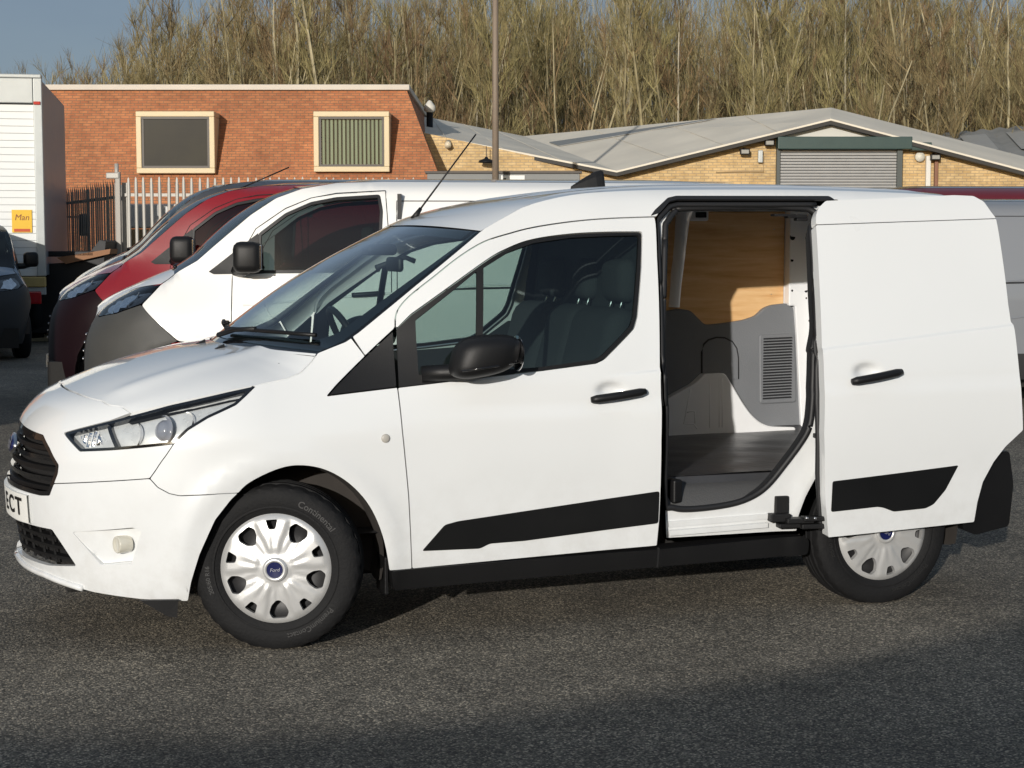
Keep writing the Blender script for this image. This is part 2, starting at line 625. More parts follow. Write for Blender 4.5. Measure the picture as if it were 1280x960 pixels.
def resample(p, st):
    out = []
    n = len(p)
    for i in range(n):
        a, b = np.array(p[i]), np.array(p[(i + 1) % n])
        l = np.linalg.norm(b - a)
        if l < 1e-7:
            continue
        k = max(1, int(math.ceil(l / st)))
        out += [tuple(a + (b - a) * j / k) for j in range(k)]
    return out
def inset_poly(p, d, keep=None):
    if not d:
        return list(p)
    sg = 1 if area2(p) > 0 else -1
    out = []
    n = len(p)
    for i in range(n):
        a, b, c = np.array(p[i - 1]), np.array(p[i]), np.array(p[(i + 1) % n])
        if keep and keep(b):
            out.append(tuple(b)); continue
        n1 = np.array([-(b - a)[1], (b - a)[0]]); n2 = np.array([-(c - b)[1], (c - b)[0]])
        n1 = n1 / (np.linalg.norm(n1) + 1e-12); n2 = n2 / (np.linalg.norm(n2) + 1e-12)
        m = n1 + n2
        l = np.linalg.norm(m)
        if l < .3:
            m = n1
        else:
            m = m / l * min(1 / max(l / 2, .4), 2)
        out.append(tuple(b + m * d * sg))
    return out
def pip(P, poly):
    x, y = P[:, 0], P[:, 1]
    q = np.array(poly); r = np.roll(q, -1, 0)
    ins = np.zeros(len(P), bool)
    for (x1, y1), (x2, y2) in zip(q, r):
        if y1 == y2:
            continue
        c = ((y1 > y) != (y2 > y)) & (x < (x2 - x1) * (y - y1) / (y2 - y1) + x1)
        ins ^= c
    return ins
def seg_dist(P, poly):
    q = np.array(poly); r = np.roll(q, -1, 0)
    d = np.full(len(P), 9.)
    for a, b in zip(q, r):
        ab = b - a
        t = np.clip(((P - a) @ ab) / (ab @ ab + 1e-12), 0, 1)
        d = np.minimum(d, np.linalg.norm(P - a - t[:, None] * ab, axis=1))
    return d
def panel(name, poly, mat, parent, body, off=0., holes=(), rim=.014, step=.045, bstep=.024, rnd=.008, inset=.0028, side=-1, sym=False, lines=(), dense=(), smooth=True, hrim=True):
    """A sheet-metal (or glass, plastic) piece: outline in (s,z) on the body surface, triangulated, given turned-in edges."""
    SN = body.SN
    ctr = (lambda b: b[0] <= SN + 1e-4) if sym else (lambda b: False)
    offf = off if callable(off) else (lambda s, z: off)
    loops = []
    for k, p in enumerate([poly] + list(holes)):
        p = round_poly(p, rnd, ctr)
        p = resample(p, bstep)
        p = inset_poly(p, inset if k == 0 else -inset, ctr)
        loops.append(p)
    lo = np.min(np.array(loops[0]), 0); hi = np.max(np.array(loops[0]), 0)
    gx = np.arange(lo[0] + step * .5, hi[0], step); gz = np.arange(lo[1] + step * .5, hi[1], step)
    pts = np.array([(a + (step * .5 if j % 2 else 0), b) for j, b in enumerate(gz) for a in gx]).reshape(-1, 2)
    for (cs, cz, rr, st) in dense:
        ax = np.arange(cs - rr, cs + rr, st); az = np.arange(cz - rr, cz + rr, st)
        pts = np.vstack([pts[np.hypot(pts[:, 0] - cs, pts[:, 1] - cz) > rr], np.array([(a, b) for a in ax for b in az if math.hypot(a - cs, b - cz) < rr])])
    lpts = [resample(list(l) + list(l)[::-1], bstep)[:max(2, 1 + int(math.ceil(sum(math.dist(l[i], l[i + 1]) for i in range(len(l) - 1)) / bstep)))] for l in lines]
    if len(pts):
        keep = pip(pts, loops[0])
        for l in loops:
            keep &= seg_dist(pts, l) > min(bstep, step) * .5
        for h in loops[1:]:
            keep &= ~pip(pts, h)
        for l in lpts:
            keep &= np.min(np.linalg.norm(pts[:, None] - np.array(l)[None], axis=2), axis=1) > bstep * .4
        pts = pts[keep]
    V = []; E = []
    for l in loops:
        n = len(V)
        V += [Vector(q) for q in l]
        E += [(n + i, n + (i + 1) % len(l)) for i in range(len(l))]
    for l in lpts:
        la = np.array(l)
        ok = pip(la, loops[0]) & (seg_dist(la, loops[0]) > .004)
        for h in loops[1:]:
            ok &= ~pip(la, h) & (seg_dist(la, h) > .004)
        n = len(V); idx = {}
        for i, q in enumerate(l):
            if ok[i]:
                idx[i] = len(V); V.append(Vector(q))
        E += [(idx[i], idx[i + 1]) for i in range(len(l) - 1) if i in idx and i + 1 in idx]
    V += [Vector(q) for q in pts]
    ov, oe, of, _, _, _ = delaunay_2d_cdt(V, E, [], 0, 1e-6)
    A = np.array([(v[0], v[1]) for v in ov])
    tri = np.array([f for f in of if len(f) == 3])
    cen = A[tri].mean(1)
    ok = pip(cen, loops[0])
    for h in loops[1:]:
        ok &= ~pip(cen, h)
    # drop slivers
    ar = np.abs(np.cross(A[tri[:, 1]] - A[tri[:, 0]], A[tri[:, 2]] - A[tri[:, 0]]))
    tri = tri[ok & (ar > 1e-9)]
    vs = [body.pt(a, b, offf(a, b)) for a, b in A]
    cn = hasattr(body, 'nrm') and not callable(off)
    ns = [body.nrm(a, b) for a, b in A] if cn else []
    fs = [tuple(int(i) for i in t) for t in tri]
    fs = [f if np.cross(A[f[1]] - A[f[0]], A[f[2]] - A[f[0]]) > 0 else f[::-1] for f in fs]
    if rim:
        for k, l in enumerate(loops):
            if k and not hrim:
                continue
            rim_ = rim if (k == 0 or hrim is True) else hrim
            n = len(vs)
            m = len(l)
            for a, b in l:
                vs.append(body.pt(a, b, offf(a, b)))
            for a, b in l:
                vs.append(body.pt(a, b, offf(a, b) - rim_))
            sg = 0
            if cn:
                sg = (1 if area2(l) > 0 else -1) * (1 if k == 0 else -1)
                rn = []
                for i in range(m):
                    p0, p1 = Vector(vs[n + i - 1 if i else n + m - 1]), Vector(vs[n + (i + 1) % m])
                    rn.append(tuple((p1 - p0).cross(Vector(body.nrm(*l[i]))).normalized() * sg))
                ns += rn + rn
            for i in range(m):
                j = (i + 1) % m
                if ctr(l[i]) and ctr(l[j]):
                    continue
                fs.append((n + i, n + j, n + m + j, n + m + i) if sg <= 0 else (n + m + i, n + m + j, n + j, n + i))
    if side > 0:
        vs = [(a, -b, c) for a, b, c in vs]; fs = [f[::-1] for f in fs]
        ns = [(a, -b, c) for a, b, c in ns]
    if sym:
        n = len(vs)
        idx = {}
        vs2 = list(vs)
        mp = []
        ns2 = list(ns)
        for i, (a, b, c) in enumerate(vs):
            if abs(b) < 1e-7:
                mp.append(i)
            else:
                mp.append(len(vs2)); vs2.append((a, -b, c))
                if cn:
                    ns2.append((ns[i][0], -ns[i][1], ns[i][2]))
        fs = fs + [tuple(mp[i] for i in f[::-1]) for f in fs]
        vs = vs2; ns = ns2
    used = sorted({i for f in fs for i in f})
    rm = {i: k for k, i in enumerate(used)}
    o = mesh_obj(name, [vs[i] for i in used], [tuple(rm[i] for i in f) for f in fs], mat, parent, smooth)
    if cn and smooth and len(o.data.vertices) == len(used):
        o.data.normals_split_custom_set_from_vertices([ns[i] for i in used])
    return o
def along(body, pts, off=0., side=-1, st=.03):
    """polyline on the surface"""
    out = []
    for i in range(len(pts) - 1):
        a, b = pts[i], pts[i + 1]
        k = max(1, int(math.dist(a, b) / st))
        out += [(a[0] + (b[0] - a[0]) * j / k, a[1] + (b[1] - a[1]) * j / k) for j in range(k)]
    out.append(pts[-1])
    r = [body.pt(u, z, off) for u, z in out]
    return r if side < 0 else [(a, -b, c) for a, b, c in r]
def copy_tree(o, parent=None, swap=None):
    c = o.copy()
    COL.objects.link(c)
    if parent is not None:
        c.parent = parent
    if swap and o.type == 'MESH' and o.data.materials and o.data.materials[0] and o.data.materials[0].name in swap:
        c.material_slots[0].link = 'OBJECT'
        c.material_slots[0].material = swap[o.data.materials[0].name]
    for ch in o.children:
        copy_tree(ch, c, swap)
    return c
# ------------------------------------------------------------------ ground
gm = MB()
gm.add([(-160, -120, 0), (200, -120, 0), (200, 260, 0), (-160, 260, 0)], [(0, 1, 2, 3)])
g = gm.build('tarmac_ground', asphalt())
tag(g, kind='structure')

# ------------------------------------------------------------------ the white van with its side door open
def van_extra(x, z):
    """pressed-in scoops behind the door handles, the belt crease, the soft waist crease"""
    w = -.024 * math.exp(-(((x - 1.385) / .055) ** 2 + ((z - .968) / .030) ** 2) ** 1.6)
    zb = 1.106 + .084 * (x - 2.315)
    if x > 1.3:
        w += (.011 * S((zb + .006 - z) / .012) - .005) * S((x - 1.35) / .25)
    if x > .45:
        zc = .875 + .035 * (x - .55)
        w += .0075 * S((zc + .03 - z) / .06) * S((x - .5) / .4) * S((z - .55) / .2)
    return w
VAN = Body(Spl([.10, .18, .26, .35, .5, .65, .8, .95, 1.08, 1.2, 1.35, 1.5, 1.62, 1.70, 1.76, 1.80, 1.83],
               [.82, .855, .875, .888, .902, .91, .913, .905, .888, .862, .822, .774, .730, .692, .648, .595, .50]),
           Spl([.15, .28, .38, .485, .585, .719, .835, .90, .95, .99, 1.03, 1.08, 1.15, 1.25],
               [-.88, -.915, -.93, -.947, -.951, -.932, -.895, -.85, -.79, -.70, -.56, -.33, -.10, -.04]),
           .9, 2.15, (.14, .95, 1.0, .80, .40), [(.055, .33, .41), (2.66, .33, .41)], .012, van_extra)
SN = VAN.SN
def slider_extra(x, z):
    w = -.024 * math.exp(-(((x - 2.505) / .055) ** 2 + ((z - 1.012) / .030) ** 2) ** 1.6)
    zb = 1.106 + .084 * (x - 2.315)
    w += .010 * S((zb + .008 - z) / .016)
    w += .006 * S((.955 + .03 - z) / .06) * S((z - .55) / .2)
    return w
SLD = Body(VAN.wz, VAN.xn, .9, 2.15, VAN.taper, [(2.66, .33, .41)], 0., slider_extra)
van = thing('panel_van', 'white panel van with its side sliding door open and front wheel turned', 'van')
WHL = .318
HEAD = [(-.857, .832), (-.751, .77), (-.608, .782), (-.48, .796), (-.369, .81), (-.347, .832), (-.318, .862), (-.246, .906), (-.139, .952), (-.1, .983), (-.054, 1.02), (-.164, 1.001), (-.284, .977), (-.404, .952), (-.519, .921), (-.643, .888), (-.775, .854)]
ARCH0 = [(-.135, .62), (-.162, .594), (-.221, .518), (-.282, .385), (-.32, .274), (-.338, .2)]
ARCH = ARCH0
GRILLE = [(SN, .835), (-1.303, .832), (-.992, .813), (-.924, .769), (-.857, .71), (-.861, .676), (-.904, .588), (-.965, .582), (-1.091, .585), (SN, .59)]
LOWG = [(SN, .30), (-1.126, .30), (-.97, .30), (-.799, .318), (-.869, .407), (-.905, .451), (-1.1, .452), (SN, .44)]
HFRONT = [(SN, .98), (-1.2, .978), (-.983, .972), (-.737, .956), (-.682, .944), (-.619, .942), (-.558, .92)]
HSIDE = [(-.558, .92), (-.405, .955), (-.284, .98), (-.164, 1.004), (-.054, 1.02), (.068, 1.041), (.129, 1.062), (.178, 1.105), (.203, 1.138)]
FOG = [(-.79, .452), (-.53, .486), (-.50, .472), (-.548, .345), (-.675, .333)]
nose = HFRONT + [(-.643, .888), (-.775, .854), (-.857, .832), (-.751, .77), (-.608, .782), (-.48, .796), (-.369, .81), (-.396, .764), (-.431, .712), (-.458, .678), (-.656, .659), (-.88, .636), (-.861, .676), (-.857, .71), (-.924, .769), (-.992, .813), (-1.303, .832), (SN, .835)]
panel('nose_panel', nose, M['white'], van, VAN, sym=True, step=.03, rnd=.006, inset=.0018)
bump = [(SN, .59), (-1.091, .585), (-.965, .582), (-.904, .588), (-.88, .636), (-.656, .659), (-.458, .678), (-.43, .645), (-.387, .621), (-.349, .613), (-.203, .62)] + ARCH + [(-.526, .202), (-.731, .216), (-1.003, .250), (SN, .262)] + LOWG
fb = panel('front_bumper', bump, M['white'], van, VAN, sym=True, step=.03, holes=[FOG], rim=.02, hrim=.045, inset=.0018)
for sd in (-1, 1):
    panel('fog_recess', FOG, M['white'], fb, VAN, off=lambda s, z: -.001 - .040 * S((s + .79) / .26), rim=0, inset=-.001, step=.02, side=sd)
    c = VAN.pt(-.60, .414, -.012)
    fl = MB()
    fl.lathe([(.045, .034), (-.006, .034), (-.010, .030), (-.004, .026), (-.006, .0)], 28, 'x')
    v2 = [Matrix.Rotation(R(20) * (1), 3, 'Z') @ Vector(v) + Vector((c[0], c[1], c[2])) for v in fl.v]
    if sd > 0:
        v2 = [Vector((v.x, -v.y, v.z)) for v in v2]
    mesh_obj('fog_lamp', v2, fl.f, simple('fog_pale', (.6, .58, .5), .2, coat=1), fb)
lp = MB()
lp.tube([(a, b, c) for a, b, c in along(VAN, [(-.78, .228), (-1.003, .256), (SN, .272)], .002)][:-1] + [VAN.pt(SN, .272, .006)], .013, 8)
lp.mirror()
lp.build('splitter_lip', M['white'], fb, True)
# chin flap ahead of the front wheel
for sgn in (-1, 1):
    cf = MB()
    cf.prism([(-.50, sgn * .80, .21), (-.36, sgn * .84, .21), (-.365, sgn * .83, .14), (-.40, sgn * .82, .145)], (0, -sgn * .02, 0))
    cf.build('wheel_deflector', M['black'], fb)

# grille
gr = panel('grille', GRILLE, M['dark'], van, VAN, off=-.045, sym=True, rim=0, inset=-.004, step=.05)
def frame_ring(name, poly, w, mat, parent, body, off, sym, rim=.02, side=-1):
    """narrow border strip following an outline"""
    inner = inset_poly(resample(round_poly(poly, .012, (lambda b: b[0] <= body.SN + 1e-4) if sym else None), .03), w, (lambda b: b[0] <= body.SN + 1e-4) if sym else None)
    outer = resample(round_poly(poly, .012, (lambda b: b[0] <= body.SN + 1e-4) if sym else None), .03)
    mb = MB()
    vs = []; fs = []
    n = len(outer)
    A = [body.pt(a, b, off) for a, b in outer]; B = [body.pt(a, b, off) for a, b in inner]
    C = [body.pt(a, b, off - rim) for a, b in inner]
    ctr = lambda q: sym and q[0] <= body.SN + 1e-4
    for i in range(n):
        j = (i + 1) % n
        if ctr(outer[i]) and ctr(outer[j]):
            continue
        mb.add([A[i], A[j], B[j], B[i]], [(0, 1, 2, 3)])
        mb.add([B[i], B[j], C[j], C[i]], [(0, 1, 2, 3)])
    if sym:
        mb.mirror()
    elif side > 0:
        mb.v = [(a, -b, c) for a, b, c in mb.v]
    return mb.build(name, mat, parent, False)
frame_ring('frame', GRILLE, .016, M['gloss'], gr, VAN, -.001, True, .04)
for k, (z, s1) in enumerate([(.612, -.915), (.650, -.89), (.690, -.875), (.730, -.895), (.768, -.94), (.803, -.995)]):
    mb = MB()
    n = 22
    for i in range(n):
        a = SN + (s1 - SN) * i / n; b = SN + (s1 - SN) * (i + 1) / n
        P1 = [VAN.pt(a, z + dz, o) for dz, o in ((.013, -.034), (.008, -.010), (-.010, -.014), (-.013, -.036))]
        P2 = [VAN.pt(b, z + dz, o) for dz, o in ((.013, -.034), (.008, -.010), (-.010, -.014), (-.013, -.036))]
        for q in range(3):
            mb.add([P1[q], P2[q], P2[q + 1], P1[q + 1]], [(0, 1, 2, 3)])
    mb.mirror().build('slat', M['gloss'] if k % 2 else M['black'], gr)
lg = panel('lower_grille', LOWG, M['dark'], van, VAN, off=-.05, sym=True, rim=0, inset=-.004, step=.05)
for z, s1 in ((.335, -.82), (.375, -.86), (.413, -.885)):
    mb = MB()
    for i in range(18):
        a = SN + (s1 - SN) * i / 18; b = SN + (s1 - SN) * (i + 1) / 18
        P1 = [VAN.pt(a, z + dz, o) for dz, o in ((.008, -.04), (.006, -.016), (-.006, -.016), (-.008, -.04))]
        P2 = [VAN.pt(b, z + dz, o) for dz, o in ((.008, -.04), (.006, -.016), (-.006, -.016), (-.008, -.04))]
        for q in range(3):
            mb.add([P1[q], P2[q], P2[q + 1], P1[q + 1]], [(0, 1, 2, 3)])
    mb.mirror().build('slat', M['black'], lg)
for s0 in (-1.32, -1.22, -1.12, -1.02, -.94):
    mb = MB()
    mb.tube(along(VAN, [(s0, .31), (s0 - .01, .445)], -.024), .006, 5)
    mb.build('upright', M['black'], lg)
    MB().add([(a, -b, c) for a, b, c in mb.v], [f[::-1] for f in mb.f]).build('upright', M['black'], lg)
# oval badge and number plate
def on_nose(u, z, off):
    """u = metres to the photographer's side of the nose centreline"""
    p = VAN.pt(SN + abs(u) * 1.42, z, off)
    return p if u >= 0 else (p[0], -p[1], p[2])
def nose_disc(name, a, b, z0, off, mat, parent, n=40, thick=.012):
    mb = MB()
    ring = [(a * math.cos(2 * PI * k / n), b * math.sin(2 * PI * k / n)) for k in range(n)]
    vs = [on_nose(0.0001, z0, off + .004)] + [on_nose(x * .5, z0 + y * .5, off + .003) for x, y in ring] + [on_nose(x, z0 + y, off) for x, y in ring] + [on_nose(x, z0 + y, off - thick) for x, y in ring]
    fs = [(0, 1 + k, 1 + (k + 1) % n) for k in range(n)]
    for q in (0, 1):
        fs += [(1 + q * n + k, 1 + (q + 1) * n + k, 1 + (q + 1) * n + (k + 1) % n, 1 + q * n + (k + 1) % n) for k in range(n)]
    mb.add(vs, fs)
    return mb.build(name, mat, parent, True)
bd = nose_disc('badge', .088, .040, .742, .004, M['satin'], gr)
nose_disc('badge_field', .080, .034, .742, .008, M['blue'], bd)
tv, tf = text_mesh('Ford', .062, .001, .25)
mesh_obj('badge_script', [on_nose(x * .9, .742 + y, .0135) for x, y in tv], tf, M['whitemark'], bd)
pl = MB()
n = 24
for i in range(n):
    u0, u1 = -.26 + .52 * i / n, -.26 + .52 * (i + 1) / n
    z0, z1 = .462, .573
    f = lambda u, z, o: on_nose(u, z, o)
    pl.add([f(u0, z0, .012), f(u1, z0, .012), f(u1, z1, .012), f(u0, z1, .012)], [(0, 1, 2, 3)])
    pl.add([f(u0, z1, .012), f(u1, z1, .012), f(u1, z1, 0), f(u0, z1, 0)], [(0, 1, 2, 3)])
    pl.add([f(u0, z0, .012), f(u1, z0, .012), f(u1, z0, 0), f(u0, z0, 0)], [(0, 1, 2, 3)])
npl = pl.build('number_plate', M['plate'], van)
for k, chv in enumerate('JC21ECT'):
    tv, tf = text_mesh(chv, .098, .0022)
    u0 = -.205 + .062 * k + (.036 if k > 3 else 0)
    mesh_obj('plate_character', [on_nose(u0 + x * .82, .5175 + y, .0135) for x, y in tv], tf, M['letter'], npl)

# headlights
for sd in (-1, 1):
    hl = panel('headlight', HEAD, M['lens'], van, VAN, off=0., rim=0, step=.03, side=sd, inset=.003)
    panel('housing', HEAD, simple('lamp_grey', (.66, .66, .65), .28, metal=.25, var=.25, vscale=22), hl, VAN, off=-.032, rim=-.028, step=.04, side=sd, inset=.004)
    frame_ring('bezel', HEAD, .010, M['gloss'], hl, VAN, -.003, False, .03, sd)
    # light grey tail wedge
    panel('reflector_wedge', [(-.30, .885), (-.10, .978), (-.155, .945), (-.235, .90), (-.32, .85)], simple('wedge_grey', (.62, .61, .57), .4), hl, VAN, off=-.010, rim=.03, step=.03, side=sd)
    panel('indicator', [(-.80, .83), (-.70, .865), (-.665, .80), (-.745, .785)], M['chrome'], hl, VAN, off=lambda s, z: -.03 + .008 * math.sin(s * 260), rim=.02, step=.008, bstep=.01, side=sd)
    panel('divider', [(-.655, .872), (-.64, .876), (-.585, .79), (-.60, .785)], M['gloss'], hl, VAN, off=-.012, rim=.04, step=.02, side=sd, inset=0)
    for (s0, z0, r0, kind) in ((-.545, .848, .052, 0), (-.425, .868, .060, 1), (-.335, .905, .038, 0)):
        c = VAN.pt(s0, z0, -.034); nn = Vector(VAN.nrm(s0, z0))
        d = (nn + Vector((-1.2, 0, 0))).normalized()
        mb = MB()
        mb.lathe([(0, r0), (-.012, r0 * .92), (-.032, r0 * .6), (-.04, r0 * .2), (-.04, 0)] if not kind else [(0, r0), (-.01, r0 * .9), (-.012, r0 * .72), (.006, r0 * .66), (.018, r0 * .45), (.023, r0 * .2), (.024, 0)], 28, 'x')
        q = Vector((1, 0, 0)).rotation_difference(d)
        vv = [q @ Vector(v) + Vector(c) for v in mb.v]
        if sd > 0:
            vv = [Vector((v.x, -v.y, v.z)) for v in vv]
        mesh_obj('lamp_bowl', vv, mb.f, M['chrome'] if not kind else simple('projector', (.25, .26, .3), .06, coat=1), hl)

REZ = Spl([.881, 1.0, 1.105, 1.405, 1.744, 2.407, 2.97, 3.14], [1.614, 1.675, 1.722, 1.777, 1.793, 1.800, 1.790, 1.780])
# wings, A-pillars, flanks
def bar(a, b, bow, sd):
    a, b = Vector(a), Vector(b)
    r = [a.lerp(b, k / 10) + Vector((0, -bow * math.sin(PI * k / 10), 0)) for k in range(11)]
    return r if sd < 0 else [Vector((p.x, -p.y, p.z)) for p in r]
def curve(P, k=4, closed=False):
    """smooth curve through points"""
    out = []
    n = len(P)
    for i in range(n if closed else n - 1):
        g = (lambda j: P[j % n]) if closed else (lambda j: P[min(max(j, 0), n - 1)])
        p0, p1, p2, p3 = g(i - 1), g(i), g(i + 1), g(i + 2)
        for q in range(k):
            t = q / k
            out.append(tuple(.5 * (2 * b + (c - a) * t + (2 * a - 5 * b + 4 * c - d) * t * t + (3 * b - a - 3 * c + d) * t ** 3) for a, b, c, d in zip(p0, p1, p2, p3)))
    if not closed:
        out.append(P[-1])
    return out
DTOP = [(.509, 1.235), (.519, 1.294), (.57, 1.354), (.674, 1.432), (.784, 1.512), (.892, 1.572), (1.001, 1.605), (1.112, 1.631), (1.279, 1.655), (1.448, 1.669), (1.66, 1.677)]
DTOP = curve(DTOP)
DREAR = [(1.66, 1.646), (1.645, 1.513), (1.612, 1.113), (1.605, 1.006), (1.601, .759), (1.605, .576), (1.604, .424), (1.599, .315)]
DFRONT = [(.55, .281), (.531, .577), (.506, .831), (.498, 1.003)]
WINUP = [(.574, 1.285), (.876, 1.486), (.994, 1.547), (1.105, 1.582), (1.271, 1.604), (1.439, 1.612), (1.589, 1.613)]
WINUP = curve(WINUP)
WINDN = [(1.565, 1.467), (1.523, 1.265), (1.504, 1.219), (1.473, 1.191), (1.36, 1.096), (1.324, 1.081), (1.089, 1.057), (.829, 1.035), (.499, 1.003)]
QG = [(.591, 1.263), (.85, 1.454), (.812, 1.063), (.588, 1.050)]
MG = [(.882, 1.470), (.992, 1.53), (1.103, 1.566), (1.269, 1.589), (1.436, 1.596), (1.573, 1.599), (1.547, 1.467), (1.505, 1.268), (1.487, 1.229), (1.456, 1.201), (1.35, 1.112), (1.315, 1.097), (1.089, 1.073), (.842, 1.063)]
wing = [(-.054, 1.02)] + HSIDE[5:] + [(.314, 1.18), (.337, 1.195), (.385, 1.124), (.259, 1.014), (.22, .976), (.498, 1.003)] + DFRONT[::-1][1:] + [*curve([(.455, .282), (.432, .398), (.394, .502), (.343, .584), (.269, .655), (.181, .702), (.085, .718), (.002, .703), (-.092, .659), (-.135, .62)]), (-.203, .62), (-.349, .613), (-.387, .621), (-.43, .645), (-.458, .678), (-.431, .712), (-.396, .764), (-.369, .81)] + HEAD[5:10]
OPEN_O = [(1.64, .335), (1.615, .6), (1.615, 1.113), (1.648, 1.513), (1.668, 1.676), (1.685, 1.694), (1.742, 1.742), (1.783, 1.752), (2.56, 1.757), (2.54, 1.2), (2.52, .75), (2.42, .675), (2.35, .58), (2.295, .48), (2.265, .40), (2.262, .335)]
OPEN_I = [(1.708, 1.61), (1.731, 1.673), (1.778, 1.721), (1.827, 1.737), (2.421, 1.738), (2.404, 1.611), (2.372, 1.35), (2.362, 1.213), (2.337, 1.128), (2.329, 1.075), (2.313, .903), (2.298, .792), (2.261, .724), (2.188, .63), (2.116, .546), (2.043, .497), (1.94, .467), (1.767, .455), (1.675, .467), (1.637, .51), (1.635, .9), (1.645, 1.2)]
OPEN_I = curve(OPEN_I, 3, True)
RARCH = [(2.955, .605), (2.93, .63), (2.86, .685), (2.76, .722), (2.66, .733), (2.56, .722), (2.48, .69)]
flank = [(.34, 1.20), (.366, 1.217), (.60, 1.40), (.881, 1.614), *[(x, REZ(x) + .003) for x in np.linspace(.90, 3.14, 40)], (3.17, 1.5), (3.20, 1.0), (3.22, .66), (3.0, .655)] + RARCH + [(2.52, .75), (2.54, 1.2), (2.56, 1.757), (1.783, 1.752), (1.742, 1.742), (1.685, 1.694), (1.668, 1.677)] + DTOP[::-1] + [(.502, 1.226), (.385, 1.124)]
CRE = [[(1.3, 1.106 + .084 * (1.3 - 2.315) + d), (3.4, 1.106 + .084 * (3.4 - 2.315) + d)] for d in (-.010, 0, .010)]
door = DFRONT + WINDN[::-1][1:] + WINUP[::-1] + [(.518, 1.232)] + DTOP + DREAR
black_f = [(.503, 1.003), (.512, 1.229)] + WINUP + WINDN[:-1]
for sd in (-1, 1):
    panel('front_wing', wing, M['white'], van, VAN, side=sd, step=.04, rnd=.006, inset=.0019)
    panel('wing_sail', [(.22, .976), (.259, 1.014), (.502, 1.226), (.498, 1.003)], M['black'], van, VAN, off=-.002, side=sd, rnd=.012, inset=.004)
    panel('side_panel', flank, M['white'], van, VAN, side=sd, step=.05, lines=CRE)
    panel('roof_rail_lip', [(1.64, 1.680), (1.665, 1.705), (1.74, 1.757), (1.783, 1.766), (2.52, 1.772), (2.54, 1.756), (1.783, 1.751), (1.742, 1.741), (1.685, 1.693)], M['seal'], van, VAN, off=.003, side=sd, rim=.01, step=.03, inset=0) if sd < 0 else None
    dr = panel('front_door', door, M['white'], van, VAN, side=sd, step=.045, lines=CRE, dense=[(1.39, .965, .11, .011)], rim=.03)
    panel('window_surround', black_f, M['black'], dr, VAN, off=-.004, holes=[QG, MG], side=sd, step=.03, rim=.02, inset=.002)
    panel('window_glass', [(.575, 1.045), (.584, 1.272), (.876, 1.474), (.994, 1.537), (1.105, 1.572), (1.271, 1.595), (1.58, 1.605), (1.515, 1.262), (1.465, 1.195), (1.34, 1.097), (1.089, 1.065)], M['window'], dr, VAN, off=-.012, side=sd, step=.06, rim=0, inset=0)
    panel('rub_strip', [(.587, .352), (.68, .455), (.735, .467), (1.598, .549), (1.598, .412), (1.015, .369), (.869, .366), (.829, .348)], M['decal'], dr, VAN, off=.003, side=sd, rim=.004, step=.05, inset=.001, rnd=.012)
    # handle
    hb = MB()
    hp = bar(VAN.pt(1.288, .934, .022), VAN.pt(1.524, .962, .022), .012, sd)
    hb.tube(hp, [.012] + [.0175] * (len(hp) - 2) + [.013], 10)
    hb.build('door_handle', M['black'], dr, True)
    # inner door trim
    panel('door_trim', DFRONT + [(.6, 1.03), (1.32, 1.07), (1.5, 1.2), (1.6, 1.2), (1.6, .32)], M['dash'], dr, VAN, off=-.075, side=sd, rim=0, step=.08)
    sl = panel('sill', [(.458, .285), (1.604, .306), (2.262, .328), (2.30, .305), (2.298, .238), (1.6, .225), (.472, .198)], M['black'], van, VAN, off=.010, side=sd, rim=.07, step=.05, rnd=.02)
panel('door_step_joint', [(1.598, .31), (1.606, .31), (1.606, .225), (1.598, .225)], M['dark'], sl, VAN, off=.0115, rim=.01, step=.03, inset=0)
# door opening on the photographer's side: painted jamb and rubber seal
jm = panel('door_jamb', OPEN_O, M['white'], van, VAN, off=-.04, holes=[OPEN_I], step=.04, rim=-.04, inset=0, hrim=False)
sb = MB()
lpn = round_poly(OPEN_I, .02)
pts = along(VAN, lpn + [lpn[0]], -.036, -1, .03)
sb.tube(pts, .0135, 8)
sb.build('door_seal', M['seal'], jm, True)
sb = MB()
for i in range(len(pts) - 1):
    a, b = Vector(pts[i]), Vector(pts[i + 1])
    sb.add([a, b, b + Vector((0, .06, 0)), a + Vector((0, .06, 0))], [(0, 1, 2, 3)])
sb.build('inner_flange', M['dash'], jm, False)
# outer frame line of the opening
sb = MB()
pts = along(VAN, [(1.624, .9), (1.626, 1.113), (1.657, 1.513), (1.674, 1.664), (1.69, 1.684), (1.748, 1.732), (1.79, 1.742), (2.45, 1.748)], -.02, -1, .03)
sb.tube(pts, .012, 8)
sb.build('outer_weatherstrip', M['seal'], jm, True)
# sill kick plates in the jamb
for k, (z0, z1, o) in enumerate(((.345, .372, -.022), (.38, .41, -.031))):
    panel('step_rail', [(1.66, z0), (2.12, z0 + .012), (2.12, z1 + .010), (1.655, z1)], M['white'], jm, VAN, off=o, rim=.015, step=.05, rnd=.004)
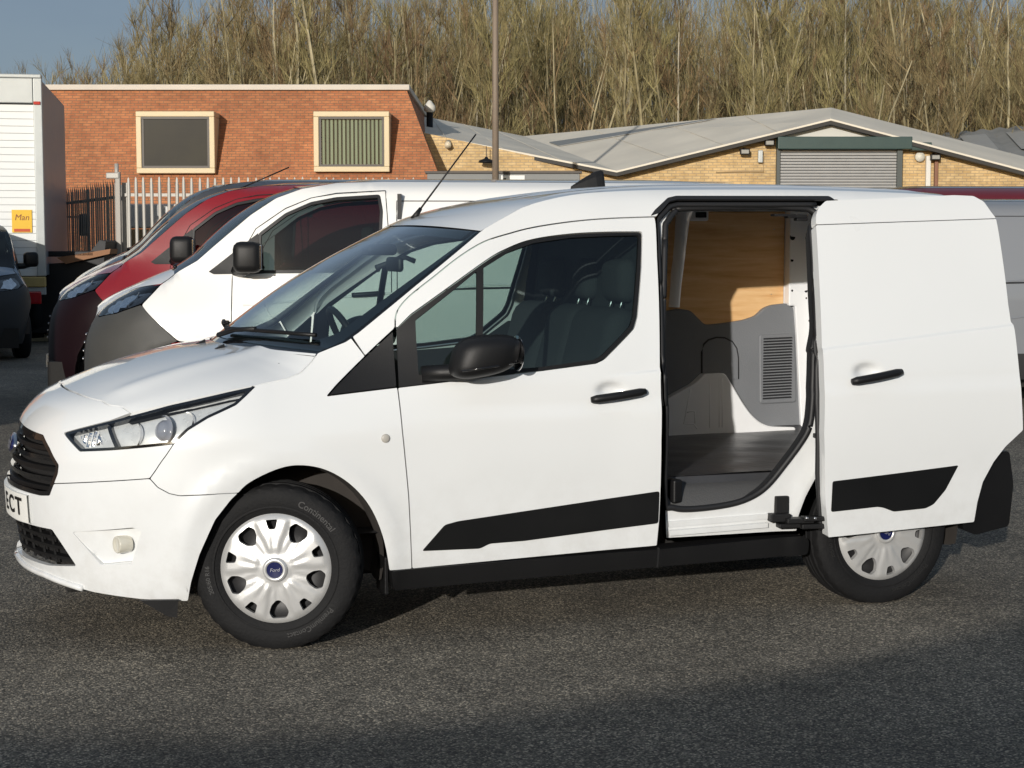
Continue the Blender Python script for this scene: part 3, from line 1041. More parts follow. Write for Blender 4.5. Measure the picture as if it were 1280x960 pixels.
# roller arm of the sliding door
ra = MB()
for s0, z0, o, d in ((2.16, .405, -.01, (.09, .05, .035)), (2.235, .398, .02, (.12, .06, .022)), (2.30, .412, .05, (.14, .05, .02)), (2.31, .377, .045, (.16, .05, .022)), (2.20, .372, .0, (.10, .05, .02)), (2.178, .455, -.032, (.062, .02, .075))):
    c = VAN.pt(s0, z0, o)
    ra.box(c, d, R(-8), .005)
ra.build('roller_arm', M['black'], van, False)
for s0 in (2.25, 2.275, 2.30):
    c = VAN.pt(s0, .417, .065)
    mb = MB(); mb.lathe([(-.006, 0), (-.006, .006), (.004, .006)], 10, 'y', c)
    mb.build('bolt', M['satin'], van, True)
for z0 in (.93, .75):
    mb = MB()
    c = VAN.pt(2.335, z0, -.02)
    mb.box(c, (.035, .05, .02), 0, .004).box((c[0] + .01, c[1] - .005, c[2] + .02), (.018, .03, .02), 0, .003).box((c[0] + .004, c[1], c[2] - .022), (.02, .03, .014), 0, .003)
    mb.build('door_latch', M['satin'] if z0 > .9 else M['black'], jm)
# upper runner hardware
mb = MB()
for s0, z0, d in ((2.36, 1.716, (.09, .05, .016)), (2.30, 1.722, (.10, .05, .01)), (2.38, 1.700, (.05, .04, .012))):
    c = VAN.pt(s0, z0, -.06)
    mb.box(c, d, R(-5), .003)
mb.build('upper_runner', M['black'], van)

# sliding door, run back along the flank and standing proud of it
SO = .10
SLU = [(2.349, 1.609), (2.357, 1.645), (2.375, 1.672), (2.419, 1.698), (3.083, 1.724), (3.189, 1.722), (3.235, 1.702), (3.258, 1.663), (3.277, 1.639)]
SLL = [(2.337, .34), (2.31, .513), (2.292, .78), (2.302, 1.109), (2.324, 1.382), (2.348, 1.6055), (3.276, 1.6355), (3.262, 1.274), (3.264, 1.2), (3.272, 1.19), (3.275, 1.074), (3.286, .848), (3.293, .751), (3.206, .685), (3.146, .618), (3.096, .534), (3.074, .448), (3.065, .362)]
sld = panel('sliding_door', SLL, M['white'], van, SLD, off=SO, step=.045, rim=.05, lines=CRE, dense=[(2.51, 1.01, .11, .011)], inset=0, rnd=.006)
panel('upper_frame', SLU, M['white'], sld, SLD, off=SO, step=.04, rim=.045, inset=0, rnd=.01)
panel('frame_joint', [(2.35, 1.60), (3.274, 1.63), (3.274, 1.645), (2.352, 1.614)], M['seal'], sld, SLD, off=SO - .008, rim=0, inset=0)
panel('inner_skin', SLL[:6] + [(2.36, 1.66), (3.2, 1.69)] + SLL[6:], M['inner'], sld, SLD, off=SO - .05, rim=0, inset=.006, step=.06)
panel('rub_strip', [(2.340, .576), (2.962, .614), (2.901, .509), (2.844, .451), (2.804, .436), (2.643, .431), (2.622, .439), (2.59, .451), (2.562, .456), (2.340, .446)], M['decal'], sld, SLD, off=SO + .003, rim=.004, step=.05, inset=.001, rnd=.01)
hb = MB()
hp = bar(SLD.pt(2.414, .976, SO + .022), SLD.pt(2.656, 1.008, SO + .022), .012, -1)
hb.tube(hp, [.012] + [.0175] * (len(hp) - 2) + [.013], 10)
hb.build('door_handle', M['black'], sld, True)
sb = MB()
pts = along(SLD, [(2.352, 1.62), (2.335, 1.4), (2.315, 1.2), (2.30, 1.1), (2.288, .9), (2.30, .6), (2.33, .36)], SO - .055, -1, .03)
sb.tube(pts, .012, 8)
sb.build('edge_seal', M['seal'], sld, True)
# closed door of the far flank
panel('far_sliding_door', [(1.615, .335)] + OPEN_O[1:], M['white'], van, VAN, side=1, step=.08)

# rear bumper and tail
panel('rear_bumper', [(3.30, .648), (3.25, .648), (3.10, .62), (3.02, .56), (2.985, .60), (2.965, .60), (3.05, .42), (3.07, .30), (3.15, .27), (3.33, .30), (3.335, .50)], M['black'], van, VAN, off=.012, step=.05, rim=.06, rnd=.02)
panel('rear_bumper', [(3.30, .648), (3.25, .648), (3.10, .62), (3.0, .60), (3.05, .42), (3.07, .30), (3.15, .27), (3.33, .30), (3.335, .50)], M['black'], van, VAN, off=.012, step=.05, rim=.06, rnd=.02, side=1)
mb = MB()
def tailf(a, b):
    z = .28 + (1.775 - .28) * b
    y = VAN.base(3.22 - .08 * b, z)[1]
    return (3.22 - .08 * b + .05 * (1 - (2 * a - 1) ** 4), y * (2 * a - 1), z)
mb.grid(lambda a, b: tailf(.5 * a, b), 8, 14)
mb.build('rear_door', M['white'], van, True)
# unseen far rear door: open pose added to let daylight into the bay
mb = MB(); mb.grid(lambda a, b: tailf(1 - .5 * a, b), 8, 14)
hx, hy = 3.20, .83
ca_, sa_ = math.cos(R(108)), math.sin(R(108))
mb.v = [(hx + (x - hx) * ca_ - (y - hy) * sa_, hy + (x - hx) * sa_ + (y - hy) * ca_, z) for x, y, z in mb.v]
mb.build('rear_door', M['white'], van, True)
mb = MB()
mb.box((3.28, 0, .45), (.12, 1.60, .34), 0, .03)
mb.build('rear_bumper_beam', M['black'], van, False)
for sd in (-1, 1):
    panel('tail_light', [(3.10, 1.05), (3.20, 1.05), (3.17, 1.5), (3.12, 1.48)], M['tail'], van, VAN, off=.006, side=sd, rim=.01)

# bonnet
def interp(path, t):
    L = [0]
    for i in range(len(path) - 1):
        L.append(L[-1] + math.dist(path[i], path[i + 1]))
    d = t * L[-1]
    for i in range(len(path) - 1):
        if d <= L[i + 1] or i == len(path) - 2:
            k = (d - L[i]) / max(L[i + 1] - L[i], 1e-9)
            return tuple(path[i][j] + (path[i + 1][j] - path[i][j]) * k for j in range(len(path[0])))
def dense_path(poly, st=.012):
    out = []
    for i in range(len(poly) - 1):
        k = max(1, int(math.dist(poly[i], poly[i + 1]) / st))
        out += [VAN.pt(poly[i][0] + (poly[i + 1][0] - poly[i][0]) * j / k, poly[i][1] + (poly[i + 1][1] - poly[i][1]) * j / k) for j in range(k)]
    out.append(VAN.pt(*poly[-1]))
    return out
HF = dense_path(HFRONT); HS = dense_path(HSIDE)
CENX = Spl([0, .25, .5, .75, 1.], [-.715, -.555, -.39, -.235, -.09]); CENZ = Spl([0, .25, .5, .75, 1.], [.980, 1.045, 1.093, 1.128, 1.150])
def bonnet(t, v, dz=0.):
    E = interp(HS, t); c = (CENX(t), CENZ(t))
    g = v ** 4.2
    x = c[0] + (E[0] - c[0]) * v ** 2.1
    y = E[1] * v
    z = c[1] + (E[2] - c[1]) * g - .012 * v * v
    z += .012 * g + .010 * math.exp(-((v - .74 + .10 * t) / .06) ** 2) * S(t / .2)
    f0 = interp(HF, v)
    E0 = interp(HS, 0)
    x0 = CENX(0) + (E0[0] - CENX(0)) * v ** 2.1; z0 = CENZ(0) + (E0[2] - CENZ(0)) * g - .012 * v * v + .012 * g
    k = (1 - t) ** 5
    return (x + (f0[0] - x0) * k, y + (f0[1] - E0[1] * v) * k, z + (f0[2] - z0) * k + dz)
mb = MB()
lim = lambda t, v: bonnet(.006 + .988 * t, .9955 * v)
mb.grid(lim, 46, 40)
n0 = len(mb.v)
for i in range(46):       # turned-down side edge
    a, b = lim(i / 46, 1), lim((i + 1) / 46, 1)
    mb.add([a, b, (b[0], b[1] + .004, b[2] - .02), (a[0], a[1] + .004, a[2] - .02)], [(0, 1, 2, 3)])
for j in range(40):
    a, b = lim(0, j / 40), lim(0, (j + 1) / 40)
    mb.add([a, b, (b[0] + .006, b[1], b[2] - .02), (a[0] + .006, a[1], a[2] - .02)], [(0, 1, 2, 3)])
mb.mirror()
hood = mb.build('bonnet', M['white'], van, True)
bm = bmesh.new(); bm.from_mesh(hood.data)
bmesh.ops.remove_doubles(bm, verts=[v for v in bm.verts if abs(v.co.y) < 1e-5], dist=1e-5)
bm.to_mesh(hood.data); bm.free()
# black void under the bonnet gaps
mb = MB(); mb.grid(lambda t, v: bonnet(t, v, -.045), 20, 16); mb.mirror(); mb.build('engine_bay', M['dark'], van, True)
for t, v in ((.90, .02), (.885, .40)):
    p = bonnet(t, v)
    mb = MB()
    mb.prism([(p[0] - .02, p[1] - .014, p[2] - .003), (p[0] + .022, p[1] - .012, p[2] - .003), (p[0] + .02, p[1] - .010, p[2] + .016)], (0, .024, 0))
    mb.build('washer_jet', M['black'], van)

# windscreen
WSB = [(-.075, 1.152), (.190, 1.130)]
SEDGE = Spl([1.128, 1.155, 1.18, 1.217, 1.40, 1.614, 1.62], [.185, .255, .314, .366, .60, .881, .889])
def screen(t, v, off=0.):
    """t: 0 base .. 1 header, v: 0 centre .. 1 edge"""
    ze = 1.128 + (1.617 - 1.128) * t
    e = VAN.pt(SEDGE(ze), ze)
    cx = -.085 + (.725 + .085) * t; cz = 1.150 + (1.643 - 1.150) * t
    bul = .035 * math.sin(PI * t)
    x = cx + (e[0] - cx) * v ** 2.3
    z = cz + (e[2] - cz) * v ** 2.3
    nx, nz = -.53, .85
    return (x + nx * (bul * (1 - v ** 2) + off), e[1] * v, z + nz * (bul * (1 - v ** 2) + off))
mb = MB(); mb.grid(lambda a, b: screen(.03 + .96 * a, .985 * b), 24, 24); mb.mirror()
ws = mb.build('windscreen', M['screen'], van, True)
# printed black border of the glass
mb = MB()
def frit(t0, t1, v0, v1, nu, nv):
    mb.grid(lambda a, b: screen(t0 + (t1 - t0) * a, v0 + (v1 - v0) * b, -.004), nu, nv)
frit(.0, .075, 0, 1., 3, 24); frit(.925, 1.0, 0, .93, 3, 24)
mb.grid(lambda a, b: screen(.0 + 1.0 * a, (.905 + .06 * a - .12 * max(0, .16 - a) / .16) * (1 - b) + 1.0 * b, -.004), 40, 6)
mb.mirror(); mb.build('screen_border', M['frit'], ws, True)
# sensor block and rear-view mirror behind the glass
mb = MB(); c = screen(.83, 0, -.03); mb.box((c[0] + .05, 0, c[2] - .01), (.14, .13, .05), 0, .02)
mb.box((c[0] + .12, 0, c[2] - .075), (.03, .22, .065), 0, .015)
mb.build('rear_view_mirror', M['black'], van, True)
# scuttle and wipers
mb = MB()
mb.grid(lambda a, b: tuple(Vector(bonnet(1, b * .995, -.02)) * (1 - a) + Vector(screen(.055, b * .99, .0)) * a), 3, 24)
mb.mirror(); mb.build('scuttle_panel', M['black'], van, True)
for v0, v1, sg in ((.10, .88, -1), (.75, .05, 1)):
    mb = MB()
    pts = [Vector(screen(.065 + .035 * k / 8, v0 + (v1 - v0) * k / 8, .022)) for k in range(9)]
    if sg > 0:
        pts = [Vector((p.x, -p.y, p.z)) for p in pts]
    mb.tube(pts, .009, 6)
    mid = pts[4]
    base = Vector(screen(.02, v0, .02)); base.y *= 1 if sg < 0 else -1
    mb.tube([base, base * .5 + mid * .5 + Vector((-.01, 0, .012)), mid + Vector((0, 0, .006))], .011, 6)
    mb.build('wiper', M['black'], van, True)

# roof
RC = Spl([.72, .81, 1.1, 1.5, 1.75, 2.2, 2.9, 3.20], [1.643, 1.683, 1.752, 1.797, 1.812, 1.822, 1.812, 1.795])
REZ = Spl([.881, 1.0, 1.105, 1.405, 1.744, 2.407, 2.97, 3.14], [1.614, 1.675, 1.722, 1.777, 1.793, 1.800, 1.790, 1.780])
def roof(t, v, off=0.):
    xe = .885 + (3.14 - .885) * t; xc = .725 + (3.19 - .725) * t
    e = VAN.pt(xe, REZ(xe))
    zc = RC(xc)
    x = xc + (xe - xc) * v ** 2.3
    bulge = .012 * S((t - .1) / .3) * (1 - v ** 6)
    rib = .006 * S((t - .12) / .1) * S((.97 - t) / .05) * (math.exp(-((v - .84) / .03) ** 2) + .7 * math.exp(-((v - .5) / .025) ** 2) + .7 * math.exp(-((v - .17) / .025) ** 2))
    z = zc + (e[2] - zc) * v ** 2.6 + bulge + rib + off
    return (x, e[1] * v, z)
mb = MB(); mb.grid(lambda a, b: roof(a, b), 60, 60); mb.mirror()
rf = mb.build('roof', M['white'], van, True)
bm = bmesh.new(); bm.from_mesh(rf.data)
bmesh.ops.remove_doubles(bm, verts=[v for v in bm.verts if abs(v.co.y) < 1e-5], dist=1e-5)
bm.to_mesh(rf.data); bm.free()
mb = MB(); mb.grid(lambda a, b: roof(.02 + .33 * a, b * .97, -.035), 10, 10); mb.mirror(); mb.build('headlining', simple('headliner', (.16, .16, .155), .9), van, True)
# shark-fin and whip aerials
mb = MB()
zb = 1.815
secs = [(1.545, .004, 1.826), (1.58, .012, 1.848), (1.62, .02, 1.872), (1.66, .026, 1.893), (1.688, .026, 1.900), (1.70, .024, 1.895), (1.704, .022, 1.83)]
vs = []; fs = []
for x, w, zt in secs:
    vs += [(x, -w * 1.5, zb), (x, -w * .8, zb + (zt - zb) * .7), (x, -w * .25, zt), (x, w * .25, zt), (x, w * .8, zb + (zt - zb) * .7), (x, w * 1.5, zb)]
for i in range(len(secs) - 1):
    for k in range(5):
        fs.append((i * 6 + k, (i + 1) * 6 + k, (i + 1) * 6 + k + 1, i * 6 + k + 1))
fs.append(tuple(range((len(secs) - 1) * 6, len(secs) * 6)))
mb.add(vs, fs); mb.build('shark_fin_aerial', M['black'], van, False)
mb = MB(); mb.tube([(.80, 0, 1.672), (.835, 0, 1.722)], [.016, .008], 8); mb.tube([(.83, 0, 1.715), (1.091, 0, 2.052)], [.0045, .0035], 6)
mb.build('whip_aerial', M['black'], van, True)

# door mirrors
for sd in (-1, 1):
    bm = bmesh.new()
    bmesh.ops.create_uvsphere(bm, u_segments=32, v_segments=20, radius=1)
    for v in bm.verts:
        x, y, z = v.co
        # squared-off egg: flat rear face, tapering towards the door
        f = lambda q, e: math.copysign(abs(q) ** e, q)
        X, Y, Z = f(x, .72), f(y, .75), f(z, .62)
        Z *= 1 - .10 * X
        v.co = (.82 + X * .135 + .02 * Z, sd * (.985) + Y * .095, 1.128 + Z * .082 + .012 * X)
    me = bpy.data.meshes.new('door_mirror'); bm.to_mesh(me); bm.free()
    me.polygons.foreach_set('use_smooth', [True] * len(me.polygons)); me.materials.append(M['black'])
    o = bpy.data.objects.new('door_mirror', me); COL.objects.link(o); o.parent = van
    mb = MB()
    ys = sd
    mb.tube([(.60, ys * .862, 1.052), (.68, ys * .89, 1.058), (.76, ys * .935, 1.062), (.84, ys * .965, 1.075)], [.034, .034, .034, .03], 10)
    mb.build('mirror_arm', M['black'], o, True)
    mb = MB(); mb.tube([(.705, ys * 1.06, 1.075), (.80, ys * 1.083, 1.088), (.945, ys * 1.05, 1.106)], .0045, 6); mb.build('seam', M['gloss'], o, True)
    mb = MB()
    mb.lathe([(0, .0), (0, .085), (.006, .088)], 28, 'x')
    mesh_obj('mirror_glass', [(.953 + v[0] * .3, sd * .985 + v[1] * .95, 1.135 + v[2] * .8) for v in mb.v], mb.f, M['chrome'], o)
# side repeater / round cap on the wing
c = VAN.pt(.438, .809, .0)
mb = MB(); mb.lathe([(.004, .0), (.003, -.0)] and [(-.006, 0), (-.006, .013), (-.003, .017), (.004, .018)], 20, 'y', c); mb.build('wing_cap', simple('cap_grey', (.42, .40, .36), .35), van, True)

# wheels
def wheel(name, loc, steer, side, face=True):
    w = bpy.data.objects.new('wheel', None); COL.objects.link(w); w.parent = van
    w.empty_display_size = .1
    # local: y outward = -1 side (towards the photographer)
    prof = [(-.045, .205), (-.092, .212), (-.100, .222), (-.107, .255), (-.108, .275), (-.104, .298), (-.094, .314), (-.083, .321), (-.060, .325), (-.058, .317), (-.050, .317), (-.048, .326), (-.022, .327), (-.020, .318), (-.011, .318), (-.009, .327), (.009, .327), (.011, .318), (.020, .318), (.022, .327), (.048, .326), (.050, .317), (.058, .317), (.060, .325), (.083, .321), (.094, .314), (.104, .298), (.108, .275), (.107, .255), (.100, .222), (.092, .212), (.045, .205)]
    n = 96
    mb = MB(); mb.lathe(prof, n, 'y')
    vs = []
    for i, (x, y, z) in enumerate(mb.v):
        r = math.hypot(x, z)
        k = i % n
        if r > .319 and abs(y) > .058:          # shoulder blocks
            if k % 3 == 0:
                x *= .984; z *= .984
        if z < -WHL + .004:                      # flat where it carries the van
            z = -WHL + .004
            y *= 1.03
        vs.append((x, y, z))
    ty = mesh_obj('tyre', vs, mb.f, M['rubber'], w)
    autosmooth(ty, 28)
    # raised sidewall lettering
    for word, a0, rr, sz in (('Continental', R(52), .268, .036), ('PremiumContact', R(-58), .264, .030), ('205/60 R16', R(190), .262, .024)):
        tv, tf = text_mesh(word, sz, .0004)
        V = []
        for x, y in tv:
            flip = 1 if a0 > 0 and a0 < PI * .9 else 1
            a = a0 - x / rr
            r = rr + y
            V.append((math.cos(a) * r, -.1095, math.sin(a) * r))
        mesh_obj('sidewall_lettering', V, tf, simple('rubber_letter', (.018, .018, .018), .45), ty)
    # bead ring
    mb = MB(); mb.lathe([(-.108, .236), (-.1095, .240), (-.108, .244)], 72, 'y'); mb.build('sidewall_ring', M['rubber'], ty, True)
    # steel wheel and brake behind the cover
    mb = MB(); mb.lathe([(-.09, .205), (-.06, .198), (-.055, .12), (-.07, .05), (-.07, 0)], 40, 'y'); mb.build('steel_wheel', simple('steel_black', (.02, .02, .021), .5, var=.3, vscale=20), w, True)
    mb = MB(); mb.lathe([(-.045, .06), (-.045, .13), (-.03, .13)], 40, 'y'); mb.build('brake_disc', M['satin'], w, True)
    # cover: 5 large hexagonal and 5 small openings, fluted spokes
    def polar(pts, a):
        return [(math.cos(a + da) * r, math.sin(a + da) * r) for r, da in pts]
    holes = []
    for k in range(5):
        a = R(90 + 36) + k * 2 * PI / 5
        holes.append(polar([(.118, -.06), (.118, .06), (.138, .19), (.168, .225), (.188, .14), (.188, -.14), (.168, -.225), (.138, -.19)], a))
        a = R(90) + k * 2 * PI / 5
        holes.append(polar([(.150, -.085), (.150, .085), (.187, .125), (.187, -.125)], a))
    circ = [(math.cos(2 * PI * k / 96) * .219, math.sin(2 * PI * k / 96) * .219) for k in range(96)]
    class Cov:
        SN = -99
        def pt(s, a, b, off=0.):
            r = math.hypot(a, b); th = math.atan2(b, a)
            y = -.098 - .016 * (1 - (r / .219) ** 2) + .014 * S((r - .195) / .024) - .006 * S((.07 - r) / .04)
            d = ((th - PI / 2) / (2 * PI / 5)) % 1.0
            # raised Y spokes between the large openings, flutes towards the hub
            k = math.cos(2 * PI * 5 * (th - PI / 2) / (2 * PI))          # +1 on the small openings
            env = S((r - .05) / .03) * S((.20 - r) / .02)
            y += -.0055 * env * S((k + .35) / .5) + .0016 * env * math.cos(20 * (th - PI / 2)) * S((.15 - r) / .05)
            return (a, y - off, b)
    cv = panel('wheel_cover', circ, M['silver'], w, Cov(), holes=holes, rim=.022, step=.0085, bstep=.0075, rnd=.008, inset=0)
    mb = MB()
    mb.lathe([(-.127, .030), (-.131, .033), (-.131, .040), (-.124, .046), (-.108, .048)], 40, 'y'); mb.build('hub_ring', M['silver'], cv, True)
    mb = MB()
    mb.lathe([(-.1285, .030), (-.1265, 0)], 32, 'y'); bf = mb.build('hub_badge', M['blue'], cv, True)
    if side < 0:
        tv, tf = text_mesh('Ford', .019, .0, .25)
        mesh_obj('badge_script', [(x, -.1300, y) for x, y in tv], tf, M['whitemark'], cv)
    w.location = loc
    w.rotation_euler = (0, R(-4) if steer else R(24), R(steer) + (PI if side > 0 else 0))
    return w
# the wheel itself is not rolled: rotate only cover/letters about y by reusing the flat-bottom tyre upright
w1 = wheel('wheel', (.038, -.797, WHL), -19, -1)
w2 = wheel('wheel', (2.662, -.792, WHL), 0, -1)
w3 = wheel('wheel', (.038, .797, WHL), -19, 1)
w4 = wheel('wheel', (2.662, .792, WHL), 0, 1)
for w in (w1, w2, w3, w4):
    a = w.rotation_euler.y
    w.rotation_euler.y = 0
    for ch in w.children:
        if ch.name.startswith('wheel_cover'):
            ch.rotation_euler = (0, a, 0)
            ch.scale = (1.035, 1, 1.035)

# wheel-arch liners
for cx, sd in ((.055, -1), (2.66, -1), (.055, 1)):
    mb = MB()
    rr = .392
    mb.grid(lambda a, b: (cx + rr * math.cos(R(-14) + R(208) * a), sd * ((.872 if cx > 1 else .838) - (.22 if cx > 1 else .19) * b), .335 + rr * math.sin(R(-14) + R(208) * a) - .02 * math.sin(b * PI)), 30, 5)
    n = 30
    ring = [(cx + rr * math.cos(R(-14) + R(208) * k / n), sd * .652, .335 + rr * math.sin(R(-14) + R(208) * k / n)) for k in range(n + 1)]
    mb.add([(cx, sd * .652, .335)] + ring, [(0, k + 1, k + 2) for k in range(n)])
    mb.build('arch_liner', M['liner'], van, True)
# mud flap and suspension hints
for sd in (-1, 1):
    mb = MB(); mb.box((.452, sd * .79, .255), (.016, .14, .15), 0, .004); mb.build('mud_flap', M['black'], van)
    mb = MB(); mb.tube([(.02, sd * .60, .30), (.05, sd * .56, .75)], .045, 12); mb.tube([(.0, sd * .66, .32), (.0, sd * .2, .25)], .025, 8); mb.build('strut', M['under'], van, True)
# underbody
mb = MB()
mb.box((1.25, 0, .30), (4.0, .86, .24), 0, .02)
mb.box((1.34, 0, .33), (1.7, 1.5, .16), 0, .02)
mb.box((-.56, 0, .40), (.40, .72, .28), 0, .02)
mb.box((3.1, 0, .36), (.25, 1.1, .16), 0, .02)
mb.build('underbody', M['under'], van)

# load bay
FZ = .578
mb = MB()
mb.add([(1.66, -.74, FZ), (3.18, -.74, FZ), (3.18, .80, FZ), (1.66, .80, FZ)], [(0, 1, 2, 3)])
mb.add([(1.66, -.74, FZ), (3.18, -.74, FZ), (3.18, -.745, FZ - .03), (1.66, -.745, FZ - .03)], [(0, 1, 2, 3)])
def matf(a, b):
    x = 1.66 + 1.52 * a; y = -.74 + 1.47 * b
    return (x, y, FZ + .006 + .004 * math.sin(x * 9 + 2 * math.sin(y * 5)) * math.sin(y * 11 + x * 2) + .022 * S((y - .67) / .05))
mb.grid(matf, 70, 60)
mb.build('load_floor_mat', M['mat'], van, True)
mb = MB()      # side step well below the floor lip
mb.grid(lambda a, b: (1.66 + .72 * a - .2 * a * b * .5, -.745 - .115 * b ** .8, (FZ - .03) - .105 * b ** 1.4), 16, 8)
mb.build('step_well', simple('step_grey', (.075, .075, .075), .6, bump=.3, bscale=150), van, True)
mb = MB(); mb.box((1.70, -.80, .53), (.05, .09, .10), R(20), .01); mb.build('step_bracket', M['black'], van)
YW = .72
def WY(z, x=2.6):
    return min(.72, VAN.W(max(x, 2.0), z) - .066)
def wallpoly(name, pts, y, mat, th=.012, parent=None, rnd=.02):
    """flat lining piece on the far wall, following its lean; y = distance in front of (-) or behind the wall line"""
    p = resample(round_poly(pts, rnd), .05)
    mb = MB()
    n = len(p)
    d = y - YW
    at = lambda a, b, o: (a + .5 * (WY(b, a) - YW), WY(b, a) + d + o, b)
    q = inset_poly(p, .006)
    lo = np.min(np.array(q), 0); hi = np.max(np.array(q), 0)
    G = np.array([(a, b) for a in np.arange(lo[0], hi[0], .08) for b in np.arange(lo[1], hi[1], .06)])
    G = G[pip(G, q) & (seg_dist(G, q) > .02)] if len(G) else G
    ov, oe, of, _, _, _ = delaunay_2d_cdt([Vector(t) for t in q] + [Vector(t) for t in G], [(i, (i + 1) % n) for i in range(n)], [], 0, 1e-6)
    cen = np.array([[sum(ov[i][0] for i in f) / 3, sum(ov[i][1] for i in f) / 3] for f in of])
    ok = pip(cen, q)
    mb.add([at(v[0], v[1], -.005) for v in ov], [f for f, k in zip(of, ok) if k])
    mb.add([at(a, b, -.005) for a, b in q] + [at(a, b, 0) for a, b in p] + [at(a, b, th) for a, b in p], [(i, (i + 1) % n, n + (i + 1) % n, n + i) for i in range(n)] + [(n + i, n + (i + 1) % n, 2 * n + (i + 1) % n, 2 * n + i) for i in range(n)])
    return mb.build(name, mat, parent or van, False)
wallpoly('inner_side_wall', [(1.66, .58), (3.16, .58), (3.16, 1.74), (1.66, 1.74)], YW + .038, M['inner'], .004, rnd=0)
ply = wallpoly('plywood_lining', [(1.70, 1.0), (3.026, 1.0), (3.024, 1.732), (1.70, 1.725)], YW + .03, M['ply'], .012, rnd=.004)
for a, b in ((2.48, 1.69), (2.95, 1.30), (2.96, 1.64), (2.42, 1.29)):
    mb = MB(); mb.lathe([(0, 0), (0, .003)], 8, 'y', (a + .5 * (WY(b, a) - YW), WY(b, a) + .0235, b)); mb.build('rivet', M['satin'], ply)
# slanting white pillar
mb = MB()
pp = [(2.452, 1.735, .045), (2.435, 1.68, .034), (2.425, 1.60, .029), (2.41, 1.48, .027), (2.395, 1.36, .024), (2.385, 1.24, .024)]
for i in range(len(pp) - 1):
    (x0, z0, h0), (x1, z1, h1) = pp[i], pp[i + 1]
    q0, q1 = WY(z0, x0), WY(z1, x1)
    x0 += .5 * (q0 - YW); x1 += .5 * (q1 - YW)
    sec0 = [(x0 - h0, q0 + .03, z0), (x0 - h0 * .7, q0 - .03, z0), (x0 + h0 * .6, q0 - .03, z0), (x0 + h0, q0 + .03, z0)]
    sec1 = [(x1 - h1, q1 + .03, z1), (x1 - h1 * .7, q1 - .03, z1), (x1 + h1 * .6, q1 - .03, z1), (x1 + h1, q1 + .03, z1)]
    mb.add(sec0 + sec1, [(k, k + 1, 5 + k, 4 + k) for k in range(3)])
mb.build('inner_pillar', M['inner'], van, True)
mb = MB(); mb.box((2.465, .625, 1.708), (.11, .05, .055), 0, .012); ip = mb.build('roof_bracket', M['inner'], van)
mb = MB(); mb.box((2.472, .597, 1.712), (.058, .012, .028), 0, .003); mb.build('socket', M['black'], ip)
trim = [(2.20, 1.215), (2.352, 1.223), (2.415, 1.231), (2.474, 1.222), (2.519, 1.18), (2.551, 1.150), (2.58, 1.146), (2.666, 1.153), (2.781, 1.168), (2.85, 1.188), (2.896, 1.229), (2.942, 1.245), (3.036, 1.253), (3.07, 1.227), (3.086, 1.079), (3.122, .585), (2.20, .585)]
tp = wallpoly('side_trim', trim, YW, M['trim'], .04)
# arch-shaped moulding on the trim, louvred vent
mb = MB()
ap = [(2.541, .86), (2.539, 1.005), (2.55, 1.045), (2.575, 1.066), (2.62, 1.078), (2.667, 1.075), (2.71, 1.055), (2.735, 1.02), (2.745, .97), (2.747, .86)]
mb.tube([(a, YW - .004, b) for a, b in ap], .007, 6); mb.build('trim_moulding', M['dash'], tp, True)
mb = MB(); mb.prism([(a, YW - .004, b) for a, b in ap], (0, -.006, 0)); mb.build('trim_pad', M['trim'], tp)
vt = wallpoly('vent', [(2.865, 1.090), (3.072, 1.096), (3.088, .728), (2.873, .724)], YW - .010, M['trim'], .01, tp)
for k in range(22):
    z0 = .748 + k * .0150
    mb = MB()
    mb.prism([(2.888, YW - .014, z0), (2.888, YW - .024, z0 + .003), (2.888, YW - .014, z0 + .010)], (.166, 0, .004))
    mb.build('louvre', M['dash'], vt)
# white wheel box
wbx = [(2.15, .60), (2.15, .70), (2.22, .73), (2.31, .765), (2.36, .79), (2.475, .845), (2.51, .875), (2.53, .893), (2.545, .897), (2.64, .897), (2.655, .885), (2.69, .832), (2.755, .733), (2.80, .675), (2.85, .632), (2.91, .608), (3.06, .600), (3.06, .57), (2.15, .57)]
yo = .16
wb = wallpoly('wheel_box', wbx, YW - yo * .35, M['inner'], .15, rnd=.03)
mb = MB()
mb.tube([(a, YW - yo * .35 - .006, b) for a, b in [(2.452, .82), (2.435, .75), (2.415, .64), (2.47, .638), (2.478, .628), (2.49, .612)]], .0035, 5)
mb.tube([(a, YW - yo * .35 - .006, b) for a, b in [(2.43, .70), (2.455, .706), (2.475, .704), (2.477, .64)]], .0035, 5)
mb.build('wheel_box_bead', M['inner'], wb, True)
for x0 in (2.56, 2.615, 2.632):
    mb = MB(); mb.tube([(x0, YW - yo * .35 - .0055, .87), (x0, YW - yo * .35 - .0055, .615)], .0022, 5); mb.build('panel_bead', M['inner'], wb, True)
# rear inner pillar with its holes
rp = wallpoly('rear_inner_pillar', [(3.03, 1.24), (3.026, 1.735), (3.19, 1.735), (3.19, .58), (3.115, .58), (3.08, 1.08), (3.066, 1.24)], YW - .02, M['inner'], .05, rnd=.008)
for a, b, r in ((3.042, 1.60, .016), (3.042, 1.48, .009), (3.046, 1.32, .006), (3.125, 1.615, .007), (3.124, 1.595, .009), (3.127, 1.345, .005), (3.14, 1.345, .005), (3.128, 1.318, .009), (3.13, 1.28, .005), (3.15, 1.16, .006)):
    mb = MB(); mb.lathe([(0, 0), (0, r)], 12, 'y', (a + .5 * (WY(b, a) - YW), WY(b, a) - .0265, b))
    if r > .012:
        mb.v = [(x, y, b + (z - b) * 1.9 if z > b else z) for x, y, z in mb.v]
    mb.build('pillar_hole', M['dark'], rp)
